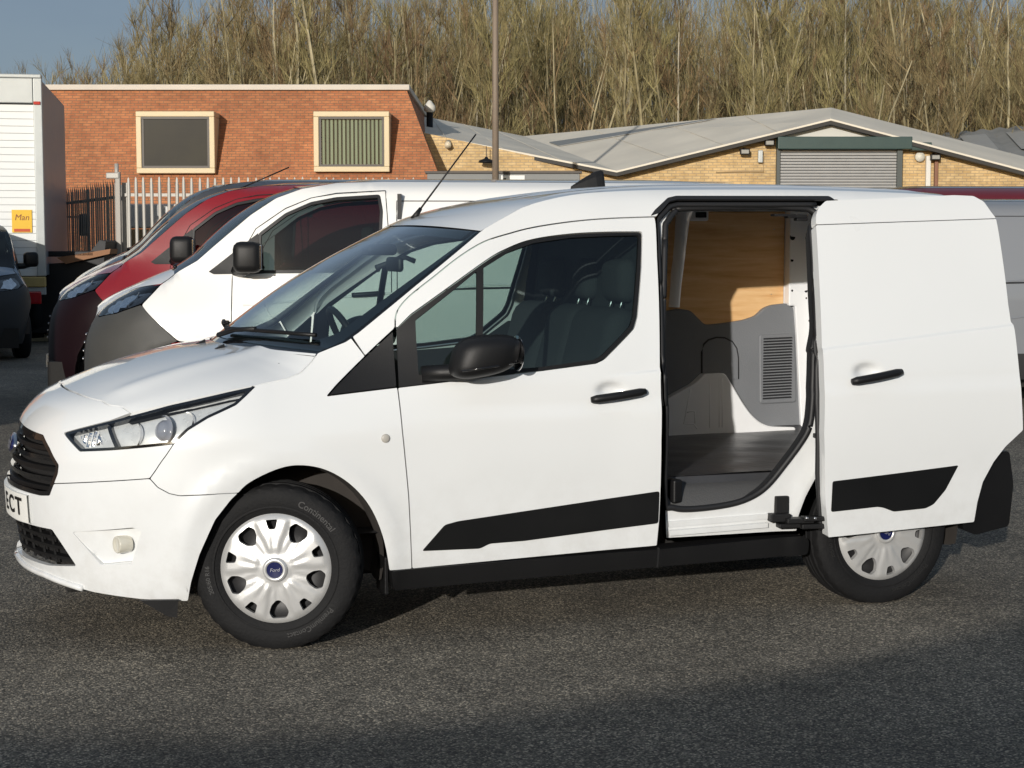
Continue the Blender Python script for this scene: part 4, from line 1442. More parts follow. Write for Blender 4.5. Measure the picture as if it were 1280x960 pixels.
# ceiling, tail wall and bulkhead of the load bay
mb = MB(); mb.grid(lambda a, b: roof(.37 + .61 * a, b * .99, -.03 - .02 * b ** 6), 12, 10); mb.mirror(); mb.build('load_bay_ceiling', M['inner'], van, True)
mb = MB(); mb.box((3.155, -.36, 1.15), (.02, .70, 1.14)); mb.build('rear_door_lining', M['inner'], van)
mb = MB(); mb.box((1.672, 0, 1.14), (.012, 1.30, 1.12)); mb.build('bulkhead_bounce_panel', M['inner'], van)  # unseen white panel added to bounce light into the load bay
mb = MB()
mb.prism([(1.63, -.78, .4), (1.63, .78, .4), (1.63, .80, 1.15), (1.63, .66, 1.66), (1.63, .50, 1.74), (1.63, -.50, 1.74), (1.63, -.66, 1.66), (1.63, -.80, 1.15)], (.03, 0, 0))
mb.build('bulkhead', simple('bulkhead_grey', (.05, .052, .055), .6, var=.1), van)

# cabin
mb = MB(); mb.add([(-.1, -.8, .42), (1.63, -.8, .42), (1.63, .8, .42), (-.1, .8, .42)], [(0, 1, 2, 3)]); mb.build('cab_floor', M['dash'], van)
mb = MB(); mb.add([(-.02, -.62, .4), (-.02, .62, .4), (-.02, .62, .98), (-.02, -.62, .98)], [(0, 1, 2, 3)]); mb.build('firewall', M['dark'], van)
dsh = Spl([0, .25, .5, .75, 1], [1.145, 1.150, 1.135, 1.05, .80])
mb = MB()
mb.grid(lambda a, b: (.06 + .48 * a, (-.70 - .09 * a) * (1 - 2 * b), dsh(a) - .015 * math.cos(6 * PI * b) * S(a * 2 - .4) - .05 * abs(2 * b - 1) ** 4), 20, 30)
mb.build('dashboard', M['dash'], van, True)
def seat(y, w):
    st = bpy.data.objects.new('seat', None); COL.objects.link(st); st.parent = van
    st.location = (1.12, y, .42)
    mb = MB(); mb.box((0, 0, .20), (.50, w, .18), 0, .07); mb.build('cushion', M['fabric'], st, True)
    mb = MB(); mb.box((.0, 0, .06), (.40, w * .8, .12), 0, .02); mb.build('seat_base', M['dash'], st, True)
    mb = MB(); mb.box((0, 0, .32), (.15, w, .62), 0, .065)
    mb.v = [(.28 + v[0] + .26 * (v[2] - .02), v[1] * (1 - .12 * max(0, (v[2] - .4))), v[2] + .24) for v in mb.v]
    mb.build('backrest', M['fabric'], st, True)
    mb = MB(); mb.box((.50, 0, .985), (.11, w * .52, .19), 0, .05); mb.build('headrest', M['fabric'], st, True)
    mb = MB()
    for d in (-.06, .06):
        mb.tube([(.46, d, .82), (.50, d, .95)], .007, 6)
    mb.build('headrest_post', M['satin'], st, True)
seat(-.42, .50); seat(.42, .50); seat(-.02, .36)
sw = bpy.data.objects.new('steering_wheel', None); COL.objects.link(sw); sw.parent = van
sw.location = (.60, .40, 1.10); sw.rotation_euler = (0, R(-28), 0)
mb = MB(); mb.tube([(0, .185 * math.cos(2 * PI * k / 36), .185 * math.sin(2 * PI * k / 36)) for k in range(37)], .016, 8, False); mb.build('rim', M['black'], sw, True)
mb = MB(); mb.box((-.02, 0, -.01), (.06, .15, .13), 0, .03)
for a in (R(15), R(165), R(270)):
    mb.tube([(-.02, .05 * math.cos(a), .05 * math.sin(a)), (0, .18 * math.cos(a), .18 * math.sin(a))], .014, 6)
mb.tube([(-.03, 0, 0), (-.35, 0, -.1)], .035, 8)
mb.build('hub', M['black'], sw, True)
mb = MB()
mb.tube([(.80, .70, 1.45), (.95, .715, 1.50), (1.0, .715, 1.48)], .014, 6); mb.build('grab_handle', M['dash'], van, True)
# inner A/B-pillar trims
for sd in (-1, 1):
    panel('pillar_trim', [(1.575, 1.15), (1.655, 1.15), (1.70, 1.66), (1.60, 1.62)], M['dash'], van, VAN, off=-.05, side=sd, rim=0, step=.06)
# ------------------------------------------------------------------ frame of the yard: r metres to the right, d metres ahead of where the photo was taken
CP, SP = math.cos(PSI), math.sin(PSI)
def L(r, d, z=0.):
    return Vector((CAM.x + r * CP + d * SP, CAM.y - r * SP + d * CP, z))

# ------------------------------------------------------------------ larger vans in the row behind
BIG = Body(Spl([.15, .3, .5, .75, 1.0, 1.15, 1.3, 1.5, 1.7, 1.82, 1.9, 1.95], [.90, .95, .975, .985, .98, .965, .94, .895, .84, .79, .73, .62]),
           Spl([.15, .3, .5, .7, .85, .95, 1.05, 1.13, 1.2, 1.27, 1.35], [-.72, -.77, -.80, -.79, -.76, -.71, -.63, -.50, -.34, -.12, -.05]),
           .95, 2.4, (.15, .8, 1.0, .9, .45), [(0, .36, .46), (2.93, .36, .46)], .014)
def big_van(label, group=None):
    v = thing('parked_van', label, 'van', group=group)
    B = BIG
    N = B.SN
    P_ = simple('van_paint', (.80, .80, .78), .3, coat=1)
    grey = simple('bumper_grey', (.055, .055, .052), .6, bump=.15, bscale=120, var=.15)
    arch = [(.45 * math.cos(R(a)), .36 + .45 * math.sin(R(a))) for a in range(180, -16, -15)]
    arch2 = [(2.93 + .45 * math.cos(R(a)), .36 + .45 * math.sin(R(a))) for a in range(195, -16, -15)]
    sf = lambda x: -abs(x)        # outline s for points ahead of the axle
    ROOFE = [(.24, 1.48), (.50, 1.70), (.68, 1.82), (.86, 1.888), (1.11, 1.935), (1.44, 1.945), (4.0, 1.94)]
    HL = [(-1.02, .985), (-.86, 1.05), (-.60, 1.165), (-.16, 1.205), (-.28, 1.07), (-.50, 1.0), (-.80, .965)]
    body = [(-.06, 1.275), (.12, 1.375)] + ROOFE + [(4.12, 1.6), (4.15, .9), (4.15, .45)] + arch2[::-1][:-1] + [(2.47, .30), (.43, .30)] + arch[::-1][1:8] + [(-.28, 1.062), (-.16, 1.205)]
    WN = [(.55, 1.285), (.56, 1.565), (.75, 1.71), (.93, 1.79), (1.11, 1.825), (1.42, 1.845), (1.44, 1.73), (1.42, 1.295)]
    for sd in (-1, 1):
        bs = panel('side_panel', body, P_, v, B, side=sd, step=.09, bstep=.04, rnd=.02, holes=[WN], hrim=False)
        dg = lambda nm, pts: MB().tube(along(B, pts, .0005, sd, .06), .0035, 4).build(nm, M['seal'], bs, True)
        dg('door_gap', [(.39, .35), (.37, .9), (.375, 1.31), (.54, 1.60), (.75, 1.745), (.93, 1.82), (1.11, 1.855), (1.46, 1.875), (1.50, 1.3), (1.50, .35)])
        dg('door_gap', [(1.54, .36), (1.54, 1.80), (2.62, 1.80), (2.62, .8)])
        for z0, z1 in ((.62, .86), (1.06, 1.20)):
            MB().tube(along(B, [(.45, z0), (2.2, z1), (4.1, z1 + .05)], -.004, sd, .08), .010, 5).build('swage_line', P_, bs, True)
        MB().tube(along(B, [(1.55, 1.165), (4.08, 1.215)], .0, sd, .1), .008, 4).build('door_track', M['seal'], bs, True)
        hb = MB(); hb.tube(bar(B.pt(1.22, 1.13, .02), B.pt(1.44, 1.145, .02), .012, sd), .018, 6); hb.build('door_handle', M['black'], bs, True)
        panel('window_glass', WN, M['tinted'], bs, B, off=-.01, side=sd, rim=0, step=.12, bstep=.05, inset=-.004)
        frame_ring('window_seal', WN, .02, M['seal'], bs, B, .001, False, .02, sd)
        panel('mirror_sail', [(.20, 1.295), (.56, 1.575), (.575, 1.28), (.24, 1.275)], M['black'], bs, B, off=.004, side=sd, rim=.01, step=.08)
        panel('lower_cladding', [(.46, .50), (2.46, .52), (2.46, .27), (.46, .25)], grey, bs, B, off=.006, side=sd, rim=.02, step=.1)
        o = MB().box((.50, sd * 1.08, 1.40), (.20, .20, .22), 0, .055).build('door_mirror', M['black'], v, True)
        MB().box((.595, sd * 1.08, 1.40), (.016, .16, .17), 0, .004).build('mirror_glass', M['chrome'], o)
        MB().tube([(.40, sd * .86, 1.30), (.46, sd * .98, 1.31), (.50, sd * 1.06, 1.33)], .045, 8).build('mirror_arm', M['black'], o, True)
        hl = panel('headlight', HL, M['lens'], v, B, off=.002, side=sd, rim=0, step=.05, bstep=.03, rnd=.02)
        panel('housing', HL, M['gloss'], hl, B, off=-.03, side=sd, rim=-.03, step=.06, bstep=.03, rnd=.02)
        panel('reflector', [(-.78, 1.02), (-.60, 1.12), (-.38, 1.16), (-.44, 1.06), (-.60, 1.00)], M['chrome'], hl, B, off=lambda s, z: -.02 + .012 * math.sin(s * 60) * math.sin(z * 50), side=sd, rim=.01, step=.02, bstep=.02)
        # wheels
        for x in (0, 2.93):
            w = MB().lathe([(-.09, .21), (-.10, .23), (-.11, .28), (-.10, .315), (-.07, .335), (.07, .335), (.10, .315), (.11, .28), (.09, .21)], 40, 'y').build('wheel', M['rubber'], v, True)
            w.location = (x, sd * .86, .335)
            w.rotation_euler = (0, 0, 0 if sd < 0 else PI)
            cv = MB().lathe([(-.085, .215), (-.10, .205), (-.08, .17), (-.10, .06), (-.105, 0)], 24, 'y').build('wheel_cover', M['silver'], w, True)
        panel('tail_light', [(4.05, .95), (4.14, .95), (4.12, 1.5), (4.05, 1.5)], M['tail'], v, B, off=.006, side=sd, rim=.01)
    panel('front_bumper', [(N, .93), (-1.10, .95), (-1.02, .985), (-.80, .965), (-.50, 1.0), (-.28, 1.065)] + arch[::-1][7:8] + [(-.30, .70), (-.42, .52), (-.45, .30), (-.47, .22), (-.9, .24), (N, .25)], grey, v, B, sym=True, step=.08, bstep=.04, rnd=.015)
    gl = panel('grille', [(N, .90), (-1.22, .89), (-1.12, .80), (-1.18, .60), (N, .58)], M['dark'], v, B, off=.006, sym=True, rim=.01, step=.1)
    for z in (.64, .70, .76, .82):
        mb = MB(); mb.tube(along(B, [(-1.19, z), (N, z)], .012, -1, .06), .010, 5); mb.mirror(); mb.build('slat', M['satin'], gl, True)
    MB().box((-.80, 0, .44), (.02, .52, .11)).build('number_plate', M['plate'], v)
    # bonnet
    EH = [(N, .935), (-1.10, .955), (-1.02, .99), (-.86, 1.055), (-.60, 1.17), (-.16, 1.21), (-.06, 1.278)]
    def bon(t, q):
        e = B.pt(*interp(EH[2:], t))
        cx = -.70 + .60 * t; cz = 1.04 + .29 * t ** .8
        return (cx + (e[0] - cx) * q ** 2.2, e[1] * q, cz + (e[2] - cz) * q ** 3)
    mb = MB(); mb.grid(bon, 16, 14); mb.mirror(); mb.build('bonnet', P_, v, True)
    mb = MB(); mb.grid(lambda t, q: tuple(Vector(B.pt(*interp(EH[:3], q))) * (1 - t) + Vector(bon(0, q)) * t), 3, 10); mb.mirror(); mb.build('nose_panel', P_, v, True)
    def scr(t, q):
        zz = 1.275 + (1.888 - 1.275) * t
        sx = Spl([1.275, 1.375, 1.48, 1.70, 1.82, 1.888, 1.9], [-.06, .12, .24, .50, .68, .86, .88])(zz)
        e = B.pt(sx, zz)
        cx = sx - .11 + .03 * t; cz = zz + .025
        return (cx + (e[0] - cx) * q ** 2.2 - .02 * math.sin(PI * t) * (1 - q * q), e[1] * q, cz + (e[2] - cz) * q ** 2.2 + .03 * math.sin(PI * t) * (1 - q * q))
    mb = MB(); mb.grid(scr, 12, 14); mb.mirror(); mb.build('windscreen', M['tinted'], v, True)
    mb = MB(); mb.tube([scr(.05, -.8 + .2 * k) if k >= 4 else (scr(.05, .8 - .2 * k)[0], -scr(.05, .8 - .2 * k)[1], scr(.05, .8 - .2 * k)[2]) for k in range(8)], .015, 5); mb.build('wiper', M['black'], v, True)
    def rof(t, q):
        xe = .86 + 3.16 * t; ze = Spl([.86, 1.11, 1.44, 4.02], [1.888, 1.935, 1.945, 1.94])(xe)
        e = B.pt(xe, ze); cx = .76 + 3.30 * t; cz = 1.92 + .06 * S(t / .2) - .02 * S((t - .8) / .2)
        return (cx + (e[0] - cx) * q ** 2, e[1] * q, cz + (e[2] - cz) * q ** 2.6)
    mb = MB(); mb.grid(rof, 24, 14); mb.mirror(); mb.build('roof', simple('van_roof', (.80, .80, .78), .3, coat=1), v, True)
    mb = MB(); mb.grid(lambda a, b: (4.13 - .1 * b ** 3, B.base(4.1, .4 + 1.53 * b)[1] * (2 * a - 1), .4 + 1.53 * b), 8, 10); mb.build('rear_doors', P_, v, True)
    # cab inside
    mb = MB(); mb.box((1.56, 0, 1.1), (.03, 1.7, 1.5)); mb.build('bulkhead', M['dash'], v)
    mb = MB(); mb.grid(lambda a, b: (-.02 + .6 * a, (-.78 + 1.56 * b), 1.24 - .5 * S((a - .6) / .4)), 8, 6); mb.build('dashboard', M['dash'], v, True)
    for y in (-.45, .45):
        mb = MB(); mb.box((1.25, y, 1.12), (.16, .48, .60), 0, .06); mb.box((1.33, y, 1.53), (.10, .26, .18), 0, .04); mb.box((1.02, y, .85), (.5, .48, .16), 0, .05); mb.build('seat', M['fabric'], v, True)
    mb = MB(); mb.box((1.6, 0, .32), (4.6, 1.5, .28)); mb.build('underbody', M['under'], v)
    for x in (0, 2.93):
        for sd in (-1, 1):
            mb = MB(); mb.grid(lambda a, b: (x + .44 * math.cos(PI * a), sd * (.93 - .4 * b), .36 + .44 * math.sin(PI * a)), 16, 2); mb.build('arch_liner', M['liner'], v, True)
    return v
def put(o, loc, rz, sc):
    o.location = loc; o.rotation_euler = (0, 0, rz); o.scale = sc
    return o
ROW = -.25
bv = big_van('white van with unpainted grey front bumper parked beside the red van')
put(bv, (.69, 6.32, 0), ROW, (1.05, 1.05, 1.05))
red = simple('red_paint', (.22, .008, .012), .28, coat=1)
silv = simple('silver_paint', (.20, .21, .225), .32, coat=1)
mar = simple('maroon_paint', (.10, .008, .012), .3, coat=1)
blu = simple('blue_paint', (.16, .21, .28), .3, coat=1)
char = simple('charcoal_paint', (.045, .05, .058), .28, coat=1)
plum = simple('shaded_plum_plastic', (.009, .003, .0045), .55, spec=.15)  # bumper plum lowered to near black, standing in for shade on it
blackp = simple('bumper_black', (.02, .02, .021), .6)
def clone(label, loc, rz, sc, body, roof_m, bumper):
    c = copy_tree(bv, None, {'van_paint': body, 'van_roof': roof_m, 'bumper_grey': bumper})
    tag(c, label, 'van')
    return put(c, loc, rz, sc)
rdv = clone('metallic red van parked between the white van and the palisade fence', (.58, 9.15, 0), ROW, (1.06, 1.06, 1.085), red, red, plum)
mb = MB(); mb.tube([(.85, .2, 1.93), (1.32, .2, 2.13)], .006, 4); mb.build('aerial', M['black'], rdv, True)
clone('silver grey van standing behind the open sliding door of the white van', tuple(L(2.5, 16.9)), ROW, (1.05, 1.05, 1.02), silv, silv, blackp)
clone('dark maroon high roofed van beyond the silver van', tuple(L(3.4, 20.6)), ROW, (1.05, 1.05, 1.15), mar, mar, blackp)
clone('blue grey van facing out beside the box lorry', tuple(L(-7.62, 23.0)), -PSI + R(113), (1, 1, .97), blu, blu, blackp)
clone('dark charcoal van parked beyond the red van nearest the fence', tuple(L(-3.95, 18.0)), ROW, (1, .95, 1.14), char, char, blackp)

# ------------------------------------------------------------------ box lorry
tk = thing('box_lorry', 'white box lorry with roller shutter tail and yellow sticker beside the fence', 'lorry', tuple(L(-8.44, 26.0)), -PSI + R(10.8))
WB, LB, Z0, Z1 = 2.4, 5.0, 1.08, 4.12
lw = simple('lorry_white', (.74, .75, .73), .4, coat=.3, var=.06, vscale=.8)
lside = simple('lorry_side_shaded', (.22, .25, .28), .42, var=.15)  # shade of the white box's side put into a blue-grey colour
lfr = simple('lorry_frame', (.42, .44, .43), .45, metal=.3, var=.15)
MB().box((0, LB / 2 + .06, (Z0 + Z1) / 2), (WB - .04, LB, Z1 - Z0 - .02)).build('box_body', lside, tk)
for sx in (-1, 1):
    MB().box((sx * (WB / 2 - .06), .0, (Z0 + Z1) / 2), (.13, .14, Z1 - Z0), 0, .012).build('corner_post', lfr, tk)
MB().box((0, .0, Z1 - .19), (WB - .26, .12, .38), 0, .012).build('header_panel', lfr, tk)
MB().box((0, .02, Z1 + .03), (WB, .2, .06), 0, .015).build('roof_capping', lfr, tk)
nsl = 24
for k in range(nsl):
    h = (Z1 - .40 - Z0) / nsl
    MB().box((0, .015, Z0 + h * (k + .5)), (WB - .26, .03, h - .005), 0, .004).build('shutter_slat', lw, tk)
MB().box((0, .03, (Z0 + Z1 - .4) / 2), (WB - .24, .02, Z1 - .4 - Z0)).build('shutter_backing', lfr, tk)
st = MB().box((.86, -.012, 1.93), (.30, .012, .35)).build('yellow_sticker', simple('sticker_yellow', (.75, .45, .02), .5), tk)
MB().box((.86, -.020, 1.79), (.24, .006, .045)).build('red_bar', simple('sticker_red', (.5, .06, .01), .5), st)
tv, tf = text_mesh('Man', .13, 0, .2)
mesh_obj('sticker_script', [(.86 + x, -.0205, 1.985 + y) for x, y in tv], tf, simple('sticker_ink', (.22, .05, .02), .6), st)
MB().box((0, -.02, .99), (WB, .18, .16), 0, .02).build('tail_sill', simple('sill_amber', (.45, .33, .12), .6, var=.3), tk)
MB().box((0, -.02, .85), (WB, .10, .12), 0, .01).build('rear_bumper', lfr, tk)
for sx in (-1, 1):
    MB().box((sx * .98, -.05, .745), (.30, .08, .20), 0, .02).build('tail_light', M['tail'], tk)
    MB().box((sx * 1.13, -.078, 3.74), (.10, .03, .05), 0, .006).build('marker_light', M['tail'], tk)
    for y in (.9, 4.6):
        MB().lathe([(-.12, .0), (-.13, .28), (-.11, .42), (.11, .42), (.13, .28), (.12, 0)], 32, 'x').build('wheel', M['rubber'], tk, True).location = (sx * .95, y + .4, .42)
MB().box((0, 3.0, .78), (.9, 6.4, .34)).build('chassis', M['under'], tk)
MB().box((0, 6.1, 1.75), (2.2, 1.7, 2.1), 0, .15).build('cab', blu, tk)
for sx in (-1, 1):
    o = MB().box((sx * 1.42, 6.4, 1.95), (.20, .10, .42), 0, .03).build('mirror', M['black'], tk, True)
    MB().tube([(sx * 1.05, 6.4, 2.1), (sx * 1.38, 6.38, 2.1)], .02, 6).build('mirror_arm', M['black'], o, True)
# ------------------------------------------------------------------ red brick building with leaning upper walls
def uv_planar(o, ex, ey, org):
    """brick courses run level: u along ex, v along ey (metres)"""
    me = o.data
    uvl = me.uv_layers.new(name='uv')
    for lp in me.loops:
        p = me.vertices[lp.vertex_index].co - org
        uvl.data[lp.index].uv = (p.dot(ex), p.dot(ey))
RBR = brick('red_brick', (.43, .165, .066), (.335, .112, .046), (.20, .115, .065), ms=.010)
YBR = brick('yellow_brick', (.60, .43, .21), (.50, .33, .14), (.38, .28, .17), ms=.010)
EX = Vector((CP, -SP, 0)); EYd = Vector((SP, CP, 0))
cream = simple('cream_frame', (.62, .50, .31), .55, var=.06)
pale = simple('pale_coping', (.55, .50, .43), .7, var=.15, vscale=2)
ob = thing('brick_office', 'red brick office with leaning upper wall and two cream framed windows', 'building', tuple(L(-8, 46)), -PSI)
# local: x right, y away
TL = math.tan(R(22))
xl, xr, zb, zt = -13.0, 5.15, 2.6, 5.74
def face(name, P, mat, parent, ex, ey):
    o = mesh_obj(name, P, [tuple(range(len(P)))], mat, parent, False)
    uv_planar(o, ex, ey, Vector(P[0]))
    return o
yo_ = -1.27
dx = (zt - zb) * TL
xrb = xr + dx * .96
face('front_wall', [(xl, yo_, zb), (xrb, yo_, zb), (xr, yo_ + dx, zt), (xl, yo_ + dx, zt)], RBR, ob, Vector((1, 0, 0)), Vector((0, math.sin(R(22)), math.cos(R(22)))))
face('lower_wall', [(xl, yo_, 0), (xrb, yo_, 0), (xrb, yo_, zb), (xl, yo_, zb)], RBR, ob, Vector((1, 0, 0)), Vector((0, 0, 1)))
face('end_wall', [(xrb, yo_, zb), (xrb, 12, zb), (xr, 12 - dx, zt), (xr, yo_ + dx, zt)], RBR, ob, Vector((0, 1, 0)), Vector((-math.sin(R(22)), 0, math.cos(R(22)))))
face('end_wall_base', [(xrb, yo_, 0), (xrb, 12, 0), (xrb, 12, zb), (xrb, yo_, zb)], RBR, ob, Vector((0, 1, 0)), Vector((0, 0, 1)))
MB().box(((xl + xr) / 2 + .02, yo_ + dx + 4.9, zt + .075), (xr - xl + .12, 10.0, .15), 0, .02).build('coping', pale, ob)
for k, (x0, x1, z0, z1) in enumerate(((-1.96, .12, 3.46, 5.09), (2.74, 4.75, 3.50, 5.09))):
    yf = yo_ + (z0 - zb) * TL - .20           # window boxes stand upright out of the leaning wall
    dep = (z1 - z0) * TL + .40
    wn_ = bpy.data.objects.new('window', None); COL.objects.link(wn_); wn_.parent = ob; wn_.location = (x0, yf, z0)
    W_, H_ = x1 - x0, z1 - z0
    fw = .14
    for c, d in (((W_ / 2, dep / 2, H_ - fw / 2), (W_, dep, fw)), ((W_ / 2, dep / 2, fw / 2), (W_, dep, fw)), ((fw / 2, dep / 2, H_ / 2), (fw, dep - .01, H_ - 2 * fw)), ((W_ - fw / 2, dep / 2, H_ / 2), (fw, dep - .01, H_ - 2 * fw))):
        MB().box(c, d, 0, .02).build('frame', cream, wn_)
    for c, d in (((W_ / 2, .045, H_ - fw - .03), (W_ - 2 * fw, .05, .06)), ((W_ / 2, .07, fw + .03), (W_ - 2 * fw, .05, .06)), ((fw + .03, .07, H_ / 2), (.06, .05, H_ - 2 * fw - .12)), ((W_ - fw - .03, .07, H_ / 2), (.06, .05, H_ - 2 * fw - .12))):
        MB().box(c, d).build('sash', simple('sash_dark', (.05, .04, .03), .5), wn_)
    gl = glass('office_glass', (.78, .82, .76), 1.5, .01, .35) if k else simple('painted_haze_pane', (.030, .027, .019), .35, spec=.08, var=.8, vscale=1.1)  # first pane is opaque, a hazy reflection painted into its mottled colour
    MB().add([(fw, .06, fw), (W_ - fw, .06, fw), (W_ - fw, .06, H_ - fw), (fw, .06, H_ - fw)], [(0, 1, 2, 3)]).build('pane', gl, wn_)
    MB().add([(fw, .17, fw), (W_ - fw, .17, fw), (W_ - fw, .17, H_ - fw), (fw, .17, H_ - fw)], [(0, 1, 2, 3)]).build('dark_room_backing', simple('room_dark', (.012, .0115, .009), .6, var=.5, vscale=.9), wn_)  # near-black sheet close behind the pane stands for the unlit room
    if k == 1:
        nb = 15
        for i in range(nb):
            xx = fw + .06 + (W_ - 2 * fw - .1) * (i + .5) / nb
            MB().box((xx, .11, H_ / 2), (.062, .006, H_ - 2 * fw - .06), R(18 + 8 * math.sin(i * 2.3))).build('blind_slat', simple('blind', (.34, .37, .29), .8, var=.1), wn_)

# ------------------------------------------------------------------ yellow brick units with folded roof
yb = thing('brick_warehouse', 'yellow brick warehouse with folded grey roof and roller shutter', 'building', tuple(L(0, 46)), -PSI)
def Y_(r, d, z):
    return (r, d - 46, z)
rmat = simple('grey_roofing', (.64, .59, .49), .75, var=.2, vscale=.7, bump=.1, bscale=5)
def slab(name, pts, mat, parent, th=.22):
    P = [Vector(p) for p in pts]
    n = len(P)
    mb = MB()
    mb.add(P + [p - Vector((0, 0, th)) for p in P], [tuple(range(n)), tuple(range(n, 2 * n))[::-1]] + [(i, (i + 1) % n, n + (i + 1) % n, n + i) for i in range(n)])
    return mb.build(name, mat, parent)
dk = simple('soffit_dark', (.03, .028, .025), .7)
roofs = {'a': [Y_(-3.4, 47.2, 4.84), Y_(2.85, 46, 3.58), Y_(.41, 58, 5.28), Y_(-3.6, 54, 5.80)],
         'b': [Y_(2.85, 46, 3.58), Y_(8.65, 46, 4.98), Y_(9.22, 49, 5.52), Y_(.41, 58, 5.28)],
         'c': [Y_(8.65, 46, 4.98), Y_(18.5, 46, 2.42), Y_(19.6, 49, 2.92), Y_(9.22, 49, 5.52)]}
for k, p in roofs.items():
    o = slab('roof_plane', p, rmat, yb, .05)
    e0, e1 = Vector(p[0]), Vector(p[1])
    MB().prism([e0 + Vector((0, .02, -.05)), e1 + Vector((0, .02, -.05)), e1 + Vector((0, .02, -.15)), e0 + Vector((0, .02, -.15))], (0, .3, 0)).build('verge', dk, yb)
    nn = (Vector(p[1]) - Vector(p[0])).cross(Vector(p[3]) - Vector(p[0])).normalized()
    for i in range(1, 4):      # sheet joints
        t = i / 4
        a = Vector(p[0]).lerp(Vector(p[1]), t); b = Vector(p[3]).lerp(Vector(p[2]), t)
        MB().tube([a + nn * .01, b + nn * .01], .008, 4).build('roof_seam', rmat, o)
# rooflight strip
bq = [Vector(q) for q in roofs['b']]
def bl(u, v):
    return (bq[0] * (1 - u) + bq[1] * u) * (1 - v) + (bq[3] * (1 - u) + bq[2] * u) * v + Vector((0, 0, .035))
slab('rooflight', [bl(.02, .62), bl(.62, .90), bl(.66, .96), bl(.02, .74)], simple('rooflight_grey', (.20, .20, .185), .4), yb, .02)
# far roof slopes behind
top = [(-3.2, 4.80), (2.85, 3.50), (8.65, 4.93), (18.0, 2.50)]
wp = [Vector((-3.2, .45, 0)), Vector((18, .45, 0))] + [Vector((r, .45, z)) for r, z in top[::-1]]
o = mesh_obj('front_wall', wp, [tuple(range(6))], YBR, yb, False); uv_planar(o, Vector((1, 0, 0)), Vector((0, 0, 1)), Vector((0, 0, 0)))
o = mesh_obj('side_wall', [(-3.2, .45, 0), (-3.2, 12, 0), (-3.2, 12, 4.6), (-3.2, .45, 4.6)], [(0, 1, 2, 3)], YBR, yb, False); uv_planar(o, Vector((0, 1, 0)), Vector((0, 0, 1)), Vector((0, 0, 0)))
# shutter door
shm = simple('shutter_grey', (.29, .29, .285), .5, metal=.25, var=.12)
sh = MB().box((8.92, 0.35, 2.1), (3.24, .06, 4.2)).build('roller_shutter', dk, yb)
for k in range(26):
    MB().box((8.92, .30, 4.16 - .08 * k - .04), (3.2, .05, .068), 0, .012).build('slat', shm, sh)
MB().box((7.27, .27, 2.1), (.09, .2, 4.2)).build('shutter_guide', simple('guide_dark', (.06, .07, .065), .5), yb)
MB().box((10.58, .27, 2.1), (.14, .22, 4.2)).build('shutter_guide', simple('guide_dark', (.06, .07, .065), .5), yb)
grn = simple('dark_green_panel', (.022, .05, .045), .45, var=.1)
MB().box((9.05, .22, 4.33), (3.65, .45, .34), 0, .02).build('shutter_box', grn, yb)
MB().box((11.15, .25, 4.24), (.55, .35, .22), 0, .02).build('shutter_motor', grn, yb)
MB().prism([(6.9, .32, 4.50), (10.45, .32, 4.50), (8.68, .32, 4.90)], (0, .1, 0)).build('gable_panel', simple('gable_pale', (.50, .50, .46), .6), yb)
def flood(r, z):
    o = MB().box((r, .20, z), (.26, .16, .16), 0, .02).build('floodlight', M['black'], yb)
    MB().box((r, .116, z), (.20, .01, .10)).build('floodlight_glass', simple('lamp_glass', (.3, .3, .28), .1), o)
    MB().tube([(r, .45, z + .12), (r, .23, z + .06)], .02, 5).build('bracket', M['black'], o)
for r, z in ((6.35, 4.10), (7.02, 4.34), (11.55, 3.95)):
    flood(r, z)
MB().lathe([(0, 0), (0, .14), (-.08, .13), (-.10, 0)], 20, 'y').build('alarm_sounder', simple('sounder', (.6, .58, .5), .5), yb, True).location = (11.17, .40, 3.97)
MB().box((6.80, .36, 3.98), (.13, .14, .34), 0, .02).build('meter_box', lfr, yb)
MB().box((11.40, .36, 2.0), (.13, .13, 4.0), 0, .02).build('downpipe', simple('pipe_white', (.62, .6, .55), .5), yb)
MB().box((11.62, .36, 2.0), (.10, .12, 3.8), 0, .02).build('downpipe', simple('pipe_rust', (.20, .09, .05), .6, var=.3), yb)
MB().tube([(-1.75, .42, 4.36), (-1.75, .22, 4.26)], .09, 10).build('bulkhead_lamp', simple('lamp_cream', (.6, .52, .38), .4), yb, True)
o = MB().lathe([(0, .03), (-.05, .06), (-.10, .20), (-.16, .22)], 16, 'z').build('pendant_lamp', M['black'], yb, True); o.location = (-.70, .1, 3.96)
MB().tube([(-.70, .1, 3.95), (-.70, .1, 4.25)], .012, 5).build('stem', M['black'], o).matrix_parent_inverse = Matrix.Translation((.70, -.1, -3.96))
MB().tube([(5.6, .42, 3.55), (6.2, .42, 3.57), (6.9, .42, 3.57), (6.9, .42, 4.0)], .02, 5).build('cable_conduit', simple('conduit', (.35, .25, .13), .6), yb)
# flue
fl = thing('roof_flue', 'short metal flue standing behind the red brick office', 'flue', tuple(L(-2.45, 50.5)), -PSI)
MB().tube([(0, 0, 0), (0, 0, 5.55)], .10, 10).build('pipe', M['black'], fl, True)
MB().lathe([(5.50, .10), (5.56, .17), (5.68, .17), (5.84, .05), (5.86, 0)], 14, 'z').build('cowl', simple('cowl_pale', (.6, .57, .5), .5), fl, True)
